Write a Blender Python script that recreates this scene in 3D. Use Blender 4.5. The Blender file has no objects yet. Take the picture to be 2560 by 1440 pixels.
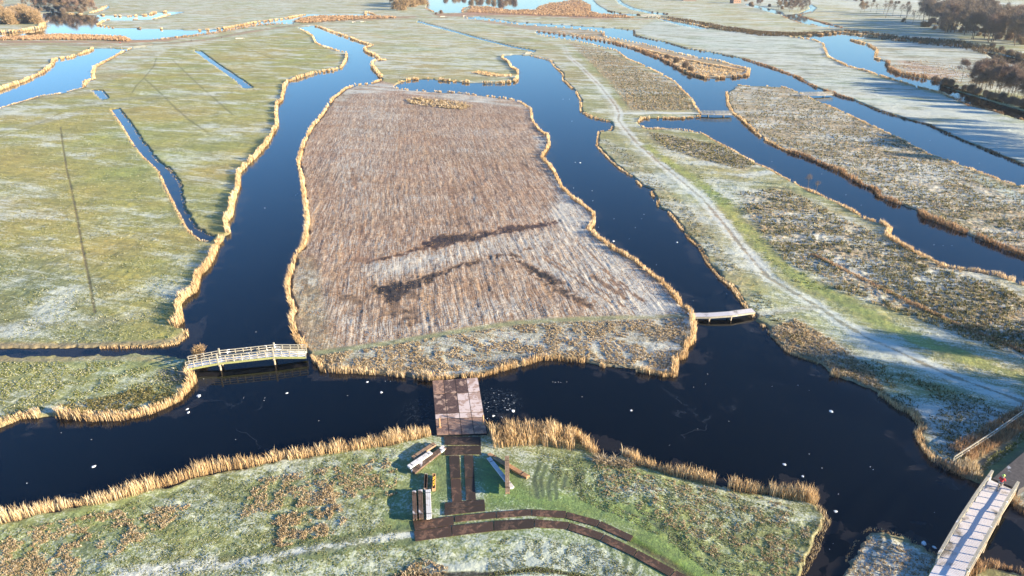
import bpy, bmesh, math, random
import numpy as np
from mathutils import Vector, Matrix

# ------------------------------------------------------------------ camera
W_, H_ = 2560.0, 1440.0
F = 1750.0            # focal length in photo pixels
HOR = -80.0           # row of the horizon in the photo (above the frame)
CAMH = 49.0
TH = math.atan((720.0 - HOR) / F)
CT, ST = math.cos(TH), math.sin(TH)
scene = bpy.context.scene
col = scene.collection
cam_d = bpy.data.cameras.new("camera")
cam = bpy.data.objects.new("camera", cam_d)
col.objects.link(cam)
cam.location = (0, 0, CAMH)
cam.rotation_euler = (math.pi / 2 - TH, 0, 0)
cam_d.sensor_width = 36.0
cam_d.lens = 36.0 * F / W_
cam_d.clip_start = 1.0
cam_d.clip_end = 30000.0
scene.camera = cam

def G(px, py, z=0.0):
    dx = px - 1280.0
    v = 720.0 - py
    dy = F * CT + v * ST
    dz = -F * ST + v * CT
    t = (CAMH - z) / (-dz)
    return (dx * t, dy * t, z)
def GA(pts, z=0.0):
    a = np.array(pts, dtype=np.float64)
    dx = a[:, 0] - 1280.0; v = 720.0 - a[:, 1]
    dy = F * CT + v * ST; dz = -F * ST + v * CT
    t = (CAMH - z) / (-dz)
    return np.stack([dx * t, dy * t], 1)
def pix(X, Y, z=0.0):          # world to photo pixel (used for level of detail only)
    zc = Y * CT + (CAMH - z) * ST
    up = Y * ST - (CAMH - z) * CT
    return 1280 + F * X / zc, 720 - F * up / zc, zc

# ------------------------------------------------------------------ light
SUN_EL = math.radians(13.5)
a0, a1 = np.array(G(1208, 1059, .5)[:2]), np.array(G(1090, 1035, .5)[:2])
sd = (a1 - a0) / np.linalg.norm(a1 - a0)          # direction in which shadows fall
SUN_AZ = math.atan2(-sd[0], -sd[1])               # clockwise from +Y
world = bpy.data.worlds.new("World"); scene.world = world
world.use_nodes = True
wn = world.node_tree.nodes; wl = world.node_tree.links
bg = wn["Background"]
sky = wn.new("ShaderNodeTexSky"); sky.sky_type = 'NISHITA'; sky.sun_disc = False
sky.sun_elevation = SUN_EL; sky.sun_rotation = SUN_AZ
sky.air_density = 1.0; sky.dust_density = 0.0; sky.ozone_density = 6.0
wl.new(sky.outputs[0], bg.inputs[0]); bg.inputs[1].default_value = 0.086
sl = bpy.data.lights.new("sun", 'SUN'); so = bpy.data.objects.new("sun", sl); col.objects.link(so)
sl.energy = 5.0; sl.angle = math.radians(0.5); sl.color = (1.0, 0.825, 0.57)
sdir = Vector((math.sin(SUN_AZ) * math.cos(SUN_EL), math.cos(SUN_AZ) * math.cos(SUN_EL), math.sin(SUN_EL)))
so.rotation_euler = sdir.to_track_quat('Z', 'Y').to_euler()
scene.view_settings.view_transform = 'Standard'; scene.view_settings.look = 'None'
scene.view_settings.exposure = 2.0; scene.view_settings.gamma = 1.0
scene.render.engine = 'CYCLES'

rng = np.random.default_rng(7)
random.seed(7)
LAND = 0.30

# ------------------------------------------------------------------ node helper
class N:
    def __init__(s, name):
        s.m = bpy.data.materials.new(name); s.m.use_nodes = True
        s.nt = s.m.node_tree; s.n = s.nt.nodes; s.l = s.nt.links
        s.bsdf = s.n["Principled BSDF"]; s.out = s.n["Material Output"]
        s.bsdf.inputs["Roughness"].default_value = 0.8
        s.bsdf.inputs["Specular IOR Level"].default_value = 0.25
    def put(s, v, sock):
        if isinstance(v, bpy.types.NodeSocket): s.l.new(v, sock)
        elif isinstance(v, (tuple, list)) and len(v) == 3 and sock.type == 'RGBA': sock.default_value = (*v, 1)
        else: sock.default_value = v
    def math(s, op, a, b=0.5, clamp=False, c=None):
        n = s.n.new("ShaderNodeMath"); n.operation = op; n.use_clamp = clamp
        s.put(a, n.inputs[0]); s.put(b, n.inputs[1])
        if c is not None: s.put(c, n.inputs[2])
        return n.outputs[0]
    def mix(s, f, a, b, mode='MIX'):
        n = s.n.new("ShaderNodeMix"); n.data_type = 'RGBA'; n.blend_type = mode
        s.put(f, n.inputs[0]); s.put(a, n.inputs[6]); s.put(b, n.inputs[7])
        return n.outputs[2]
    def sstep(s, x, lo, hi):
        n = s.n.new("ShaderNodeMapRange"); n.interpolation_type = 'SMOOTHSTEP'
        s.put(x, n.inputs[0]); s.put(lo, n.inputs[1]); s.put(hi, n.inputs[2])
        return n.outputs[0]
    def attr(s, name):
        n = s.n.new("ShaderNodeAttribute"); n.attribute_name = name
        return n
    def sep(s, c):
        n = s.n.new("ShaderNodeSeparateColor"); s.l.new(c, n.inputs[0]); return n.outputs
    def pos(s, rot=0.0, scale=(1, 1, 1), obj=False):
        if obj: v = s.n.new("ShaderNodeTexCoord").outputs["Object"]
        else: v = s.n.new("ShaderNodeNewGeometry").outputs["Position"]
        r = s.n.new("ShaderNodeMapping"); r.inputs["Rotation"].default_value = (0, 0, rot); s.l.new(v, r.inputs[0])
        m = s.n.new("ShaderNodeMapping"); m.inputs["Scale"].default_value = scale; s.l.new(r.outputs[0], m.inputs[0])
        return m.outputs[0]
    def noise(s, vec, scale=1.0, detail=4.0, rough=0.55, dist=0.0):
        n = s.n.new("ShaderNodeTexNoise"); s.l.new(vec, n.inputs["Vector"])
        n.inputs["Scale"].default_value = scale; n.inputs["Detail"].default_value = detail
        n.inputs["Roughness"].default_value = rough; n.inputs["Distortion"].default_value = dist
        return n.outputs["Fac"]
    def bump(s, h, strength=0.5, dist=0.05):
        n = s.n.new("ShaderNodeBump"); n.inputs["Strength"].default_value = strength
        n.inputs["Distance"].default_value = dist; s.l.new(h, n.inputs["Height"])
        s.l.new(n.outputs[0], s.bsdf.inputs["Normal"])
    def base(s, c): s.put(c, s.bsdf.inputs["Base Color"])

# ------------------------------------------------------------------ mesh helpers
def np_mesh(name, verts, faces4=None, faces3=None, smooth=False):
    me = bpy.data.meshes.new(name)
    nv = len(verts); f4 = 0 if faces4 is None else len(faces4); f3 = 0 if faces3 is None else len(faces3)
    me.vertices.add(nv); me.vertices.foreach_set("co", np.ascontiguousarray(verts, dtype=np.float32).ravel())
    loops = []
    if f4: loops.append(np.asarray(faces4, dtype=np.int32).ravel())
    if f3: loops.append(np.asarray(faces3, dtype=np.int32).ravel())
    loops = np.concatenate(loops)
    me.loops.add(len(loops)); me.loops.foreach_set("vertex_index", loops)
    me.polygons.add(f4 + f3)
    st = np.concatenate([np.arange(f4) * 4, f4 * 4 + np.arange(f3) * 3]).astype(np.int32)
    me.polygons.foreach_set("loop_start", st)
    me.update(calc_edges=True)
    if smooth: me.polygons.foreach_set("use_smooth", np.ones(f4 + f3, dtype=bool))
    return me
def setattr_col(me, name, arr):
    a = me.color_attributes.new(name, 'FLOAT_COLOR', 'POINT')
    a.data.foreach_set("color", np.ascontiguousarray(arr, dtype=np.float32).ravel())
def link(name, me, mat=None, parent=None):
    o = bpy.data.objects.new(name, me); col.objects.link(o)
    if mat is not None:
        me.materials.append(mat)
    if parent is not None: o.parent = parent
    return o
def tag(o, label=None, cat=None, group=None, kind=None):
    if label: o["label"] = label
    if cat: o["category"] = cat
    if group: o["group"] = group
    if kind: o["kind"] = kind
    return o
def empty(name, loc, rz=0.0):
    o = bpy.data.objects.new(name, None); col.objects.link(o)
    o.location = loc; o.rotation_euler = (0, 0, rz); o.empty_display_size = 0.3
    return o
def copy_tree(o, parent=None):
    c = o.copy(); col.objects.link(c)
    if parent is not None: c.parent = parent
    for ch in [x for x in o.children]:
        copy_tree(ch, c)
    return c
class MB:
    def __init__(s): s.v = []; s.f = []
    def hexa(s, p):      # 8 points: bottom 0-3, top 4-7
        b = len(s.v); s.v += [tuple(q) for q in p]
        for f in ((3, 2, 1, 0), (4, 5, 6, 7), (0, 1, 5, 4), (1, 2, 6, 5), (2, 3, 7, 6), (3, 0, 4, 7)):
            s.f.append(tuple(b + i for i in f))
    def box(s, c, d, rz=0.0):
        cx, cy, cz = c; x, y, z = d[0] / 2, d[1] / 2, d[2] / 2
        ca, sa = math.cos(rz), math.sin(rz); pts = []
        for zz in (-z, z):
            for (ax, ay) in ((-x, -y), (x, -y), (x, y), (-x, y)):
                pts.append((cx + ax * ca - ay * sa, cy + ax * sa + ay * ca, cz + zz))
        s.hexa(pts)
    def bar(s, p0, p1, w, h):      # beam with horizontal width w and height h
        p0 = Vector(p0); p1 = Vector(p1); d = (p1 - p0).normalized()
        side = d.cross(Vector((0, 0, 1)))
        if side.length < 1e-3: side = Vector((1, 0, 0))
        side.normalize(); up = side.cross(d)
        a = side * w / 2; b = up * h / 2
        s.hexa([p0 - a - b, p0 + a - b, p1 + a - b, p1 - a - b, p0 - a + b, p0 + a + b, p1 + a + b, p1 - a + b])
    def tube(s, p0, p1, r0, r1, n=8):
        p0 = Vector(p0); p1 = Vector(p1); d = (p1 - p0).normalized()
        a = d.orthogonal().normalized(); b = d.cross(a); base = len(s.v)
        for p, r in ((p0, r0), (p1, r1)):
            for i in range(n):
                t = 2 * math.pi * i / n; s.v.append(tuple(p + a * r * math.cos(t) + b * r * math.sin(t)))
        for i in range(n):
            j = (i + 1) % n; s.f.append((base + i, base + j, base + n + j, base + n + i))
        s.f.append(tuple(base + i for i in range(n - 1, -1, -1))); s.f.append(tuple(base + n + i for i in range(n)))
    def torus(s, c, R, r, ax='x', n=20, m=6):
        base = len(s.v)
        for i in range(n):
            t = 2 * math.pi * i / n
            for j in range(m):
                q = 2 * math.pi * j / m; rr = R + r * math.cos(q)
                s.v.append((c[0] + r * math.sin(q), c[1] + rr * math.cos(t), c[2] + rr * math.sin(t)))
        for i in range(n):
            for j in range(m):
                a = base + i * m + j; b = base + i * m + (j + 1) % m
                c2 = base + ((i + 1) % n) * m + (j + 1) % m; d = base + ((i + 1) % n) * m + j
                s.f.append((a, b, c2, d))
    def build(s, name, mat, parent=None, bevel=0.0, smooth=False):
        me = bpy.data.meshes.new(name); me.from_pydata(s.v, [], s.f); me.update()
        if bevel > 0:
            bm = bmesh.new(); bm.from_mesh(me)
            bmesh.ops.bevel(bm, geom=bm.edges[:], offset=bevel, segments=1, affect='EDGES')
            bm.to_mesh(me); bm.free()
        if smooth:
            for p in me.polygons: p.use_smooth = True
        return link(name, me, mat, parent)

# ------------------------------------------------------------------ shorelines, traced as seen from the drone (photo pixels)
MAIN_W = [(745,70),(765,80),(783,92),(790,108),(803,115),(825,122),(850,130),(868,132),(867,150),(855,170),(835,176),(815,179),(780,186),(740,199),(720,205),(712,220),(707,252),(694,262),(694,295),(696,315),(687,330),(670,360),(640,395),(617,417),(600,435),(600,467),(585,510),(582,540),(567,557),(575,585),(550,610),(535,647),(525,667),(500,692),(495,720),(490,732),(465,745),(450,765),(455,795),(457,807),(435,820),(465,825),(469,842),(445,860),(400,869),(250,871),(0,871),(-300,868)]
DITCH_S = [(-300,889),(0,892),(50,894),(175,889),(275,889),(375,886),(430,893),(475,900),(466,918),(470,938),(490,955),(450,1002),(412,1020),(370,1037),(300,1050),(225,1051),(140,1042),(62,1045),(0,1067),(-300,1110)]
SOUTH_A = [(-300,1375),(-100,1322),(0,1306),(70,1290),(140,1274),(262,1252),(340,1232),(425,1213),(490,1192),(550,1177),(640,1166),(702,1149),(760,1140),(827,1131),(900,1122),(965,1113),(1010,1100),(1052,1090),(1078,1086),(1100,1090),(1216,1085),(1228,1088)]
SOUTH_B = [(1228,1088),(1260,1083),(1300,1080),(1360,1082),(1420,1088),(1446,1092),(1470,1118),(1495,1137),(1517,1140),(1555,1138),(1585,1145),(1597,1164),(1630,1173),(1705,1190),(1770,1204),(1830,1220),(1920,1235),(1957,1240),(2020,1248),(2045,1265),(2062,1290),(2070,1305),(2052,1337),(2040,1380),(2015,1420),(2005,1440),(1985,1560)]
PENIN = [(2070,1560),(2095,1440),(2112,1410),(2127,1387),(2140,1360),(2152,1340),(2172,1325),(2207,1328),(2240,1338),(2270,1352),(2307,1372),(2345,1392),(2362,1412),(2400,1440),(2425,1432),(2432,1418),(2470,1412),(2520,1422),(2560,1436),(2850,1490)]
EAST_A = [(2850,1350),(2620,1300),(2560,1287),(2540,1270),(2525,1250),(2500,1222),(2450,1210),(2420,1202),(2382,1180),(2340,1160),(2310,1125),(2295,1095),(2290,1080),(2307,1075),(2280,1037),(2245,1022),(2220,1002),(2170,970),(2132,955),(2075,937),(2045,910),(1970,882),(1952,865),(1920,827),(1890,800),(1880,787),(1860,765),(1830,720),(1805,702),(1770,660),(1750,622),(1722,597),(1690,552),(1667,527),(1647,522),(1645,505),(1627,482),(1632,474),(1605,467),(1580,442),(1542,417),(1515,390),(1492,365),(1497,330),(1527,327),(1532,317)]
EAST_B = [(1525,305),(1480,295),(1452,280),(1452,252),(1440,230),(1407,200),(1407,185),(1385,165),(1377,152),(1330,140),(1292,137),(1260,140),(1258,148),(1272,156),(1282,172),(1297,178),(1297,195),(1290,205),(1265,208),(1240,210),(1165,207),(1115,203),(1070,198),(1032,200),(1000,207),(988,214)]
ISL_N = [(990,222),(1015,226),(1065,230),(1140,234),(1200,240),(1280,250),(1305,258),(1330,275),(1332,300),(1350,327),(1372,342),(1375,365),(1355,397),(1377,417),(1390,437),(1405,470),(1442,505),(1465,520),(1487,535),(1487,560),(1475,575),(1495,595),(1530,622),(1592,657),(1630,688),(1665,716),(1695,750),(1705,767),(1727,782),(1732,795),(1737,827),(1735,855),(1717,870),(1715,895),(1692,902),(1690,942)]
ISL_S = [(1690,942),(1655,940),(1600,930),(1555,925),(1517,920),(1455,905),(1392,900),(1352,900),(1320,912),(1280,920),(1202,943),(1080,950),(1040,945),(965,937),(890,932),(810,930),(797,912),(780,900),(765,875)]
ISL_W = [(765,875),(747,860),(738,832),(730,802),(740,782),(728,757),(722,732),(724,700),(734,672),(742,640),(760,622),(765,600),(770,567),(765,510),(755,442),(747,405),(758,372),(762,357),(780,322),(805,292),(822,267),(834,249),(865,224),(890,215),(935,210),(955,202)]
MAIN_E = [(952,195),(930,167),(932,155),(952,152),(940,140),(915,130),(912,122),(932,115),(905,107),(865,92),(830,80),(795,67),(782,65)]
W1 = MAIN_W + DITCH_S + SOUTH_A + SOUTH_B[1:] + PENIN + EAST_A + EAST_B + ISL_N + ISL_S[1:] + ISL_W[1:] + MAIN_E

E_NECK = [(1597,307),(1607,297),(1630,296),(1705,297),(1752,293)]
E_NORTH = [(1752,285),(1737,265),(1732,250),(1705,225),(1690,207),(1660,190),(1622,170),(1567,147),(1542,127),(1492,115),(1440,102),(1387,95),(1340,85)]
SPIT_S = [(1340,78),(1392,85),(1455,95),(1530,107),(1600,127),(1650,147),(1695,172),(1722,185),(1767,197),(1830,195),(1872,190)]
SPIT_N = [(1875,175),(1837,165),(1805,155),(1742,145),(1680,130),(1605,110),(1555,100),(1512,92),(1512,82),(1470,75),(1380,67),(1305,62),(1210,50),(1155,45)]
UP_N = [(1195,42),(1280,55),(1367,60),(1467,67),(1542,72),(1585,77),(1585,88),(1617,97),(1667,107),(1717,122),(1780,132),(1855,147),(1920,167),(1985,190),(2040,220),(2080,232),(2095,240),(2132,250),(2195,277),(2270,300),(2320,312),(2370,335),(2420,357),(2457,372),(2520,397),(2560,415),(2850,510)]
RI_N = [(2850,560),(2560,470),(2495,450),(2457,435),(2395,412),(2320,385),(2275,362),(2265,355),(2182,317),(2095,275),(2045,255),(2025,245),(2000,233),(1960,219),(1920,217),(1842,215)]
RI_S = [(1817,232),(1820,262),(1830,280),(1862,307),(1892,335),(1920,355),(1970,380),(2007,390),(2065,417),(2102,430),(2157,465),(2187,475),(2195,490),(2232,507),(2295,527),(2310,545),(2382,572),(2440,595),(2560,642),(2850,760)]
RS = [(2850,830),(2560,717),(2495,690),(2410,677),(2370,672),(2295,637),(2245,610),(2220,592),(2227,575),(2207,560),(2170,552),(2150,540),(2110,518),(2070,498),(2012,474),(1970,450),(1920,422),(1892,412),(1830,375),(1800,360),(1755,334),(1680,324),(1620,324),(1605,319)]
W2 = E_NECK + E_NORTH + SPIT_S + SPIT_N + UP_N + RI_N + RI_S + RS
W3_N = [(1995,92),(2020,90),(2070,87),(2105,82),(2145,87),(2190,95)]
PEN3 = [(2160,97),(2125,100),(2170,112),(2192,125),(2189,147),(2217,157),(2222,172),(2245,185),(2282,192),(2330,200),(2352,207)]
WOODB = [(2355,215),(2395,229),(2445,244),(2560,279),(2850,360)]
W3_S = [(2850,400),(2560,302),(2495,282),(2420,265),(2382,247),(2357,235),(2295,220),(2245,205),(2170,180),(2120,167),(2070,142),(2060,117),(2058,110),(2032,100),(1970,92)]
W3 = W3_N + PEN3 + WOODB + W3_S
W3b = [(2460,130),(2500,137),(2560,150),(2850,200),(2850,215),(2560,167),(2490,152),(2478,143)]
W4 = [(2027,12),(2040,20),(2030,30),(1997,38),(2040,52),(2105,70),(2082,69),(2045,65),(2000,57),(1957,42),(1957,37),(1995,35),(2025,22),(2022,12)]
W4b = [(1858,10),(1890,14),(1952,30),(1958,36),(1940,35),(1890,20)]
W5a = [(1066,-16),(1068,4),(1066,22),(1085,30),(1115,32),(1155,32),(1158,22),(1180,15),(1220,16),(1280,25),(1340,25),(1347,15),(1375,8),(1405,6),(1440,-8),(1450,-18)]
W5b = [(1450,-18),(1455,2),(1475,12),(1477,30),(1505,36),(1555,38),(1600,40),(1592,36),(1555,35),(1517,27),(1492,12),(1480,-2),(1470,-18)]
W5c = [(1640,45),(1690,53),(1735,61),(1775,71),(1755,73),(1700,63),(1660,52)]
CANAL = [(1545,-4),(1556,8),(1582,20),(1630,31),(1667,35),(1667,38),(1630,35),(1578,24),(1548,9),(1538,-4)]
LAKE_N = [(-300,88),(0,83),(50,80),(110,70),(107,58),(107,34),(132,30),(175,34),(232,38),(275,39),(312,42),(375,38),(387,32),(450,30),(462,30)]
LAKE_SP = [(425,38),(390,48),(337,50),(262,52),(245,63),(282,70),(362,72),(450,75),(500,77),(557,73),(640,57),(715,47),(765,37),(802,36),(915,37),(915,30),(937,37)]
LAKE_S = [(920,40),(775,39),(735,50),(732,60),(640,61),(560,77),(525,82),(440,91),(375,100),(322,100),(315,93),(250,88),(150,85),(0,93),(-300,100)]
W6 = LAKE_N + LAKE_SP + LAKE_S
W6b = [(270,16),(266,21),(250,27),(232,33),(240,33),(262,25),(272,19)]
W7_N = [(-300,300),(0,227),(10,223),(60,205),(107,183),(132,163),(135,150),(175,145),(230,127),(232,121)]
W7_E = [(327,123),(300,135),(265,155),(237,170),(232,188),(235,200),(215,205),(210,220)]
W7_S = [(210,220),(150,235),(100,242),(50,257),(0,272),(-300,345)]
W7 = W7_N + W7_E + W7_S[1:]
W8 = [(232,225),(255,227),(264,238),(271,247),(255,250),(237,235)]
W9_E = [(297,272),(310,288),(325,307),(340,330),(360,360),(367,365),(387,397),(425,427),(450,460),(455,490),(465,530),(492,572),(535,592)]
W9_W = [(522,605),(500,602),(470,577),(440,522),(410,460),(397,430),(355,390),(332,360),(305,315),(277,275)]
W9 = W9_E + W9_W
W10 = [(485,127),(502,129),(550,165),(600,197),(632,220),(610,222),(587,200),(537,165)]
DITCH = [(1045,53),(1100,68),(1200,96),(1280,116),(1337,127),(1334,130),(1280,119),(1200,99),(1100,71),(1042,55)]
DRAIN = [(149,318),(156,370),(165,425),(176,470),(190,540),(204,620),(221,700),(235,780),(239,782),(226,700),(209,620),(195,540),(181,470),(169,425),(160,370),(152,318)]
WATERS = [W1, W2, W3, W3b, W4, W4b, W5a, W5b, W5c, CANAL, W6, W6b, W7, W8, W9, W10, DITCH]

# ------------------------------------------------------------------ ground grid (rows of constant distance)
def hash2(ix, iy, seed):
    h = (ix.astype(np.int64) * 374761393 + iy.astype(np.int64) * 668265263 + seed * 1442695041) & 0xFFFFFFFF
    h = ((h ^ (h >> 13)) * 1274126177) & 0xFFFFFFFF
    h = h ^ (h >> 16)
    return (h & 0xFFFF).astype(np.float32) / 65535.0
def vnoise(x, y, seed=0):
    ix = np.floor(x); iy = np.floor(y); fx = (x - ix).astype(np.float32); fy = (y - iy).astype(np.float32)
    fx = fx * fx * (3 - 2 * fx); fy = fy * fy * (3 - 2 * fy)
    a = hash2(ix, iy, seed); b = hash2(ix + 1, iy, seed); c = hash2(ix, iy + 1, seed); d = hash2(ix + 1, iy + 1, seed)
    return (a * (1 - fx) + b * fx) * (1 - fy) + (c * (1 - fx) + d * fx) * fy
def fbm(x, y, oct=4, seed=0, gain=0.5):
    s = 0; a = 1; t = 0
    for k in range(oct):
        s = s + a * vnoise(x * 2 ** k + 17.3 * k, y * 2 ** k - 9.1 * k, seed + k); t += a; a *= gain
    return s / t
def sst(x, lo, hi):
    t = np.clip((x - lo) / (hi - lo), 0, 1); return t * t * (3 - 2 * t)

pys = np.concatenate([np.array([2600., 2100., 1800., 1660.]), np.arange(1580, 40, -1.8), np.arange(40, -40, -1.5), np.array([-42, -48, -55, -62, -68, -72, -75, -77.])])
pxs = np.concatenate([np.array([-6000., -3500., -2000., -1200., -800., -600., -450., -350.]), np.arange(-280, 2840, 2.2), np.array([2900., 3000., 3150., 3350., 3800., 4500., 6000., 8500.])])
rowY = np.array([G(1280, p)[1] for p in pys]); rowS = np.array([pix(0, y)[2] / F for y in rowY])
NR, NC = len(pys), len(pxs)
X = ((pxs - 1280)[None, :] * rowS[:, None]).astype(np.float32)
Y = np.repeat(rowY[:, None], NC, 1).astype(np.float32)

def inside(poly):
    """boolean NR x NC, poly in world coordinates"""
    out = np.zeros((NR, NC), bool)
    x1 = poly[:, 0]; y1 = poly[:, 1]; x2 = np.roll(x1, -1); y2 = np.roll(y1, -1)
    r0 = np.searchsorted(rowY, y1.min()); r1 = np.searchsorted(rowY, y1.max())
    for r in range(r0, r1):
        yy = rowY[r]; m = (y1 > yy) != (y2 > yy)
        if not m.any(): continue
        xc = np.sort(x1[m] + (yy - y1[m]) / (y2[m] - y1[m]) * (x2[m] - x1[m]))
        out[r] = np.searchsorted(xc, X[r]) % 2 == 1
    return out
def linedist(pl, R, closed=False):
    D = np.full((NR, NC), R, np.float32)
    n = len(pl)
    for i in range(n if closed else n - 1):
        a = pl[i]; b = pl[(i + 1) % n]
        r0 = np.searchsorted(rowY, min(a[1], b[1]) - R); r1 = np.searchsorted(rowY, max(a[1], b[1]) + R)
        if r1 <= r0: continue
        xlo = min(a[0], b[0]) - R; xhi = max(a[0], b[0]) + R
        s = rowS[r0:r1]
        c0 = np.searchsorted(pxs, min(xlo / s[0], xlo / s[-1]) + 1280); c1 = np.searchsorted(pxs, max(xhi / s[0], xhi / s[-1]) + 1280)
        if c1 <= c0: continue
        xx = X[r0:r1, c0:c1]; yy = Y[r0:r1, c0:c1]
        d = b - a; L = d @ d + 1e-9
        t = np.clip(((xx - a[0]) * d[0] + (yy - a[1]) * d[1]) / L, 0, 1)
        dd = np.hypot(xx - a[0] - t * d[0], yy - a[1] - t * d[1])
        D[r0:r1, c0:c1] = np.minimum(D[r0:r1, c0:c1], dd)
    return D
RMAX = 14.0
land = np.full((NR, NC), RMAX, np.float32)       # signed distance to shore, positive on land
for w in WATERS:
    P = GA(w); D = linedist(P, RMAX, True); I = inside(P)
    land = np.minimum(land, np.where(I, -D, D))
cell = np.repeat((rowS * 2.2)[:, None], NC, 1)
shore_n = (fbm(X / 2.2, Y / 2.2, 3, 11) - 0.5) * 1.5 + (fbm(X / .5, Y / .5, 2, 5) - .5) * 0.5
nf_ = np.clip(1.0 - cell / 1.5, 0, 1)
landr = land + shore_n * nf_ * np.clip(1 - np.abs(land) / 6, 0, 1)

def lookup(field, x, y):
    r = np.clip(np.searchsorted(rowY, y), 1, NR - 1)
    r = np.where(np.abs(rowY[r] - y) < np.abs(rowY[r - 1] - y), r, r - 1)
    c = np.clip(np.searchsorted(pxs, x / rowS[r] + 1280), 0, NC - 1)
    return field[r, c]

# ---- paint zones: base colour, frost, and masks
base = np.zeros((NR, NC, 4), np.float32); mask = np.zeros((NR, NC, 4), np.float32)
base[..., 0] = .190; base[..., 1] = .185; base[..., 2] = .052; base[..., 3] = .36
flat = np.zeros((NR, NC), np.float32)       # 1 where the ground is level (paths)
def blend(w, colr=None, frost=None, rows=None, rough=None, bare=None, fl=None):
    if colr is not None:
        for k in range(3): base[..., k] += (colr[k] - base[..., k]) * w
    if frost is not None: base[..., 3] += (frost - base[..., 3]) * w
    for k, v in ((0, rows), (1, rough), (2, bare)):
        if v is not None: mask[..., k] += (v - mask[..., k]) * w
    if fl is not None:
        global flat
        flat = flat + (fl - flat) * w
def zone(poly, soft=1.0, amp=1.0, **kw):
    P = GA(poly, LAND); D = linedist(P, soft, True); I = inside(P)
    sdv = np.where(I, D, -D)
    blend(sst(sdv, -soft, soft) * amp, **kw)
def stroke(pl, width, soft=0.5, amp=1.0, wob=0.0, **kw):
    P = GA(pl, LAND); D = linedist(P, width / 2 + soft + wob * 1.7 + .1)
    if wob: D = D + (fbm(X / 1.1, Y / 1.1, 4, 77) - .5) * wob * 3
    if wob >= .7 and 'bare' in kw: amp = amp * sst(fbm(X / 1.3 + 5, Y / 2.2, 4, 88, .6), .38, .50)
    blend((1 - sst(D, width / 2 - soft * .5, width / 2 + soft)) * amp, **kw)

# far land paler and frostier
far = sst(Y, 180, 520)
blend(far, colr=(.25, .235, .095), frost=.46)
# northern/left meadows
zone([(-300,880),(-300,320),(0,275),(230,232),(430,120),(760,75),(860,150),(700,210),(690,300),(560,560),(470,740),(440,820),(470,850),(400,870)], 2.0, colr=(.225,.212,.040), frost=.36)
zone([(-300,900),(480,890),(500,960),(300,1060),(-300,1110)], 1.0, colr=(.165,.18,.05), frost=.42)
zone([(-300,1800),(-300,1290),(600,1170),(1080,1080),(1240,1080),(1500,1130),(2080,1240),(2090,1800)], 1.0, colr=(.145,.178,.045), frost=.46)
zone([(2060,1700),(2100,1430),(2150,1320),(2350,1390),(2440,1480),(2900,1500),(2900,1900)], 1.0, colr=(.12,.115,.085), frost=.62)
# big mown reed island
ISL = ISL_N + ISL_S[1:] + ISL_W[1:]
zone(ISL, 1.5, colr=(.27, .18, .13), frost=.38, rows=1.0)
zone([(960,205),(1010,215),(1300,245),(1340,300),(1300,270),(1000,232),(880,235),(840,280),(830,250),(880,215)], 2.0, colr=(.24,.17,.12), frost=.5, rows=.4)
zone([(745,900),(780,882),(1000,850),(1300,806),(1500,796),(1740,786),(1745,860),(1690,950),(1300,935),(1080,955),(790,935)], 1.6, colr=(.185,.150,.080), frost=.50, rows=0.12)
zone([(745,640),(790,640),(830,840),(850,870),(760,885),(725,740)], 1.4, amp=.6, colr=(.18,.165,.07), frost=.42, rows=.25)
zone([(1335,340),(1372,345),(1350,400),(1480,540),(1490,590),(1700,760),(1720,790),(1600,790),(1480,660),(1380,540),(1400,480)], 2.0, amp=.75, frost=.66)
zone([(900,660),(1100,620),(1290,590),(1450,560),(1480,640),(1640,760),(1500,790),(1290,650),(1200,640),(950,700)], 4, amp=.75, frost=.58)
zone([(830,760),(950,800),(1100,780),(1290,720),(1400,780),(1100,840),(850,860)], 4, amp=.6, frost=.54)
zone([(880,240),(960,230),(1010,290),(960,420),(900,500),(830,460),(840,300)], 4, amp=.5, frost=.50)
stroke([(785,884),(900,868),(1000,853),(1150,828),(1290,806),(1450,797),(1560,793),(1700,790)], 1.2, .9, colr=(.20,.185,.085), frost=.30, rows=0, fl=.6)
stroke([(960,648),(1010,632),(1060,618),(1110,606),(1150,600),(1200,590),(1240,582),(1290,572),(1350,560)], 1.4, .7, .9, wob=1.0, colr=(.032,.026,.028), frost=.05, bare=1)
stroke([(1070,612),(1120,600),(1180,588),(1215,584)], 2.6, 1.0, .95, wob=.9, colr=(.030,.024,.028), frost=.03, bare=1)
stroke([(945,720),(1000,708),(1050,700),(1090,688),(1150,664),(1210,648),(1260,636)], 1.0, .6, .9, wob=1.2, colr=(.032,.026,.028), frost=.05, bare=1)
stroke([(955,722),(1005,710),(1060,702)], 2.6, 1.1, .95, wob=1.2, colr=(.030,.024,.026), frost=.03, bare=1)
stroke([(965,730),(985,760),(1000,800)], 2.4, 1.2, .55, wob=1.8, colr=(.035,.028,.03), frost=.1, bare=1)
stroke([(1020,730),(1030,770),(1030,800)], 1.2, 1.0, .6, wob=1.6, colr=(.035,.028,.03), frost=.1, bare=1)
for Z_ in ([(1060,608),(1090,590),(1150,583),(1212,588),(1205,598),(1150,606),(1085,622)], [(945,718),(1000,704),(1055,696),(1062,712),(1030,728),(1000,748),(960,752),(948,740)], [(1330,672),(1352,680),(1390,700),(1380,712),(1350,700)], [(1240,568),(1330,560),(1400,552),(1330,574),(1260,582)]):
    P_ = GA(Z_, LAND); D_ = linedist(P_, 1.6, True); I_ = inside(P_); v_ = np.where(I_, D_, -D_) + (fbm(X / .8, Y / 1.7, 4, 66, .65) - .5) * 4.6
    blend(sst(v_, -.25, .35) * (D_ < 1.6).astype(np.float32) * .92 + (I_ & (D_ >= 1.6)) * .92, colr=(.032,.027,.032), frost=.03, bare=1)
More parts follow.
